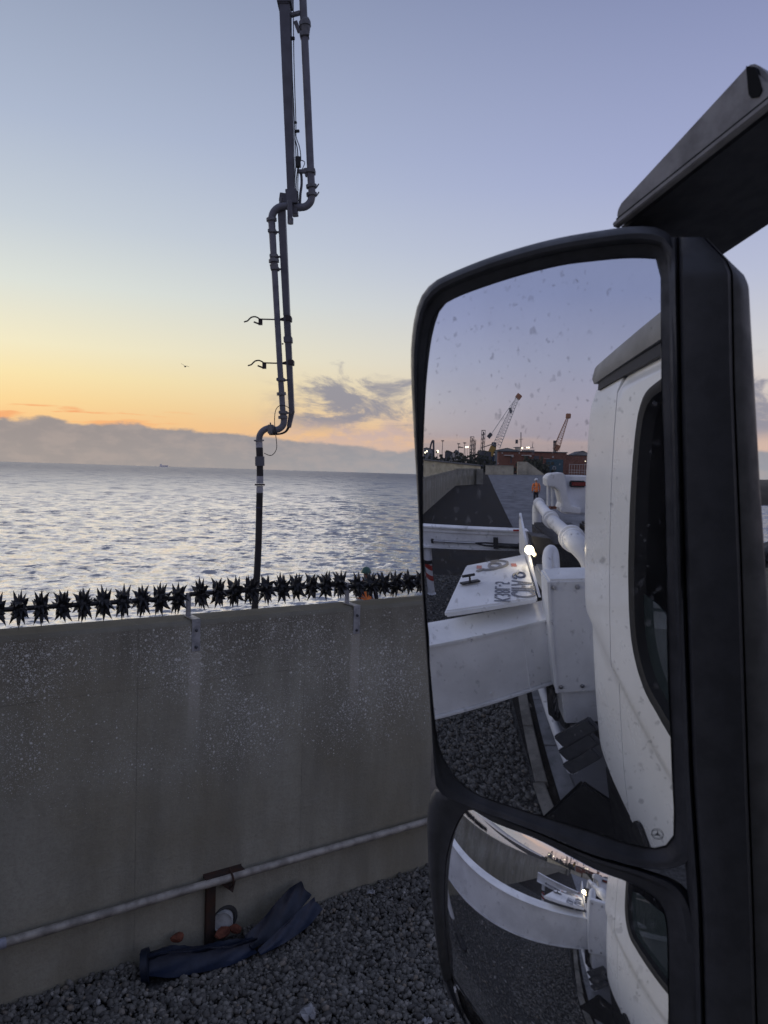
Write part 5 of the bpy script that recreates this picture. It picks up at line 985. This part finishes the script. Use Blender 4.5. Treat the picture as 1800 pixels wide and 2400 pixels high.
k3 = thing('grab_crane', mX(1012, 1085, -180)*np.array([1, 1, 0]), 'bent dark grab crane at the left of the mirror', 'crane'); MB().tube([mX(1017, 1085, -180), mX(1016, 1032, -180)], .55, 6).build('mast', M_STK, k3); MB().tube(smooth_path([mX(1016, 1032, -180), mX(1012, 1036, -180), mX(1008, 1050, -180), mX(1004, 1068, -180)], 4), .5, 6).build('bent_boom', M_STK, k3)
# ship's bridge behind the building
sp = thing('moored_ship', mX(1230, 1085, -185)*np.array([1, 1, 0]), 'white superstructure of a moored ship above the brick building', 'ship'); a, b_ = mX(1209, 1047, -185), mX(1220, 1062, -185); MB().span((-190, b_[1], 4), (-185, a[1], a[2])).build('bridge', M_TRIMW, sp); a, b_ = mX(1204, 1048, -185), mX(1252, 1049.5, -185); MB().span((-190, b_[1], b_[2]), (-184.5, a[1], a[2])).build('bridge_deck', M_TRIMW, sp); a, b_ = mX(1226, 1054, -185), mX(1252, 1062, -185); MB().span((-190, b_[1], 4), (-185, a[1], a[2])).build('deckhouse', M_SHED, sp)
MB().tube([mX(1221, 1050, -185), mX(1221, 1013, -185)], .22, 6).build('mast', M_STK, sp); MB().tube([mX(1217, 1030, -185), mX(1226, 1029, -185)], .12, 5).build('mast_yard', M_STK, sp); MB().box(mX(1211, 1035, -185), (.4, .6, .9)).build('hanging_block', M_STK, sp); MB().tube([mX(1248, 1049, -185), mX(1248, 1040, -185)], .15, 5).build('aerial', M_STK, sp)
# lit lamps on posts
for i, (x, y, X, r_, lab) in enumerate(((1025.5, 1058, -150, .55, 'big warm street lamp left of the gabled shed'), (1092, 1048, -190, .45, 'left one of a pair of white lamps before the towers'), (1096.5, 1047.5, -190, .4, 'right one of a pair of white lamps before the towers'), (996.5, 1060.5, -150, .35, 'lower lamp at the left edge of the mirror'), (1000.5, 1057.5, -150, .35, 'upper lamp at the left edge of the mirror'), (1224, 1050, -184, .4, 'left deck lamp of the moored ship'), (1235, 1049, -184, .35, 'middle deck lamp of the moored ship'), (1239.5, 1049, -184, .4, 'right deck lamp of the moored ship'), (1095, 1081, -150, .3, 'low lamp before the dark scrub'), (1048.5, 1076, -150, .25, 'low lamp beside the dark block'), (1372, 1081, -100, .12, 'tiny lamp beside the railing'))):
    p = mX(x, y, X); t_ = thing('lamp', (p[0], p[1], 0), lab, 'lamp', 'lit lamps in the port'); MB().lathe([(0, -r_), (r_*.7, -r_*.7), (r_, 0), (r_*.7, r_*.7), (0, r_)], p, (0, 0, 1), 10).build('lantern', M_LITE, t_, smooth=60); MB().tube([(p[0]-r_, p[1], 0), (p[0]-r_, p[1], p[2])], .08, 6).build('post', M_STK, t_)
for x, y in ((1037.5, 1033), (1075, 1040), (1089, 1038)):
    p = mX(x, y, -170); t_ = thing('lamp_mast', (p[0], p[1], 0), 'unlit thin mast, %s in the mirror' % {1037.5: 'left of the gabled shed', 1075: 'just above the gabled shed', 1089: 'left of the shorter process tower'}[x], 'mast', 'thin masts in the port'); MB().tube([(p[0], p[1], 0), tuple(p)], .15, 6).build('post', M_STK, t_); MB().box(p, (.2, .7, .2)).build('head', M_STK, t_)
# ------------------------------------------------------------------ coast at the right edge
M_HILL = mat('coast_grass', (0.075, 0.062, 0.040), 0.95, var=.3, scale=.05)
n_ = 60; hv = []
for i in range(n_):
    f = i/(n_-1); a = math.radians(8+24*f); d = 260+60*math.sin(f*3); h = (10.5-6.2*f+.9*math.sin(f*17)+.5*math.sin(f*41))*(1 if f < .93 else (1-f)/.07)
    for dd, k in ((0, -.3), (12, .45), (40, .85), (90, 1.0), (160, .6)): hv.append(((d+dd)*math.cos(a), (d+dd)*math.sin(a), SEA+.2+(4+h)*max(k, -.1)))
o = MB().add(hv, [(i*5+k, (i+1)*5+k, (i+1)*5+k+1, i*5+k+1) for i in range(n_-1) for k in range(4)]).build('headland', M_HILL, smooth=70); o['kind'] = 'structure'; o['label'] = 'low brown headland across the bay'
for i in range(10):
    f = random.random(); a = math.radians(26.5+4.5*f); d = 21+random.uniform(0, 9); r_ = random.uniform(.6, 1.2)
    lump('boulder', (d*math.cos(a), d*math.sin(a), random.uniform(-.6, .7)), (r_*1.2, r_, r_*.8), M_DARKSTONE, 40+i, 'dark boulder of the rock armour behind the mirror\'s right edge', 'boulder', 'rock armour boulders')
for i in range(14):
    a = math.radians(25+8*random.random()); d = 21+random.uniform(0, 10); r_ = random.uniform(.7, 1.3)
    lump('boulder', (d*math.cos(a), d*math.sin(a), random.uniform(-3.4, -.4)), (r_*1.2, r_, r_*.8), M_DARKSTONE, 80+i, 'dark boulder of the rock armour behind the mirror\'s right edge', 'boulder', 'rock armour boulders')
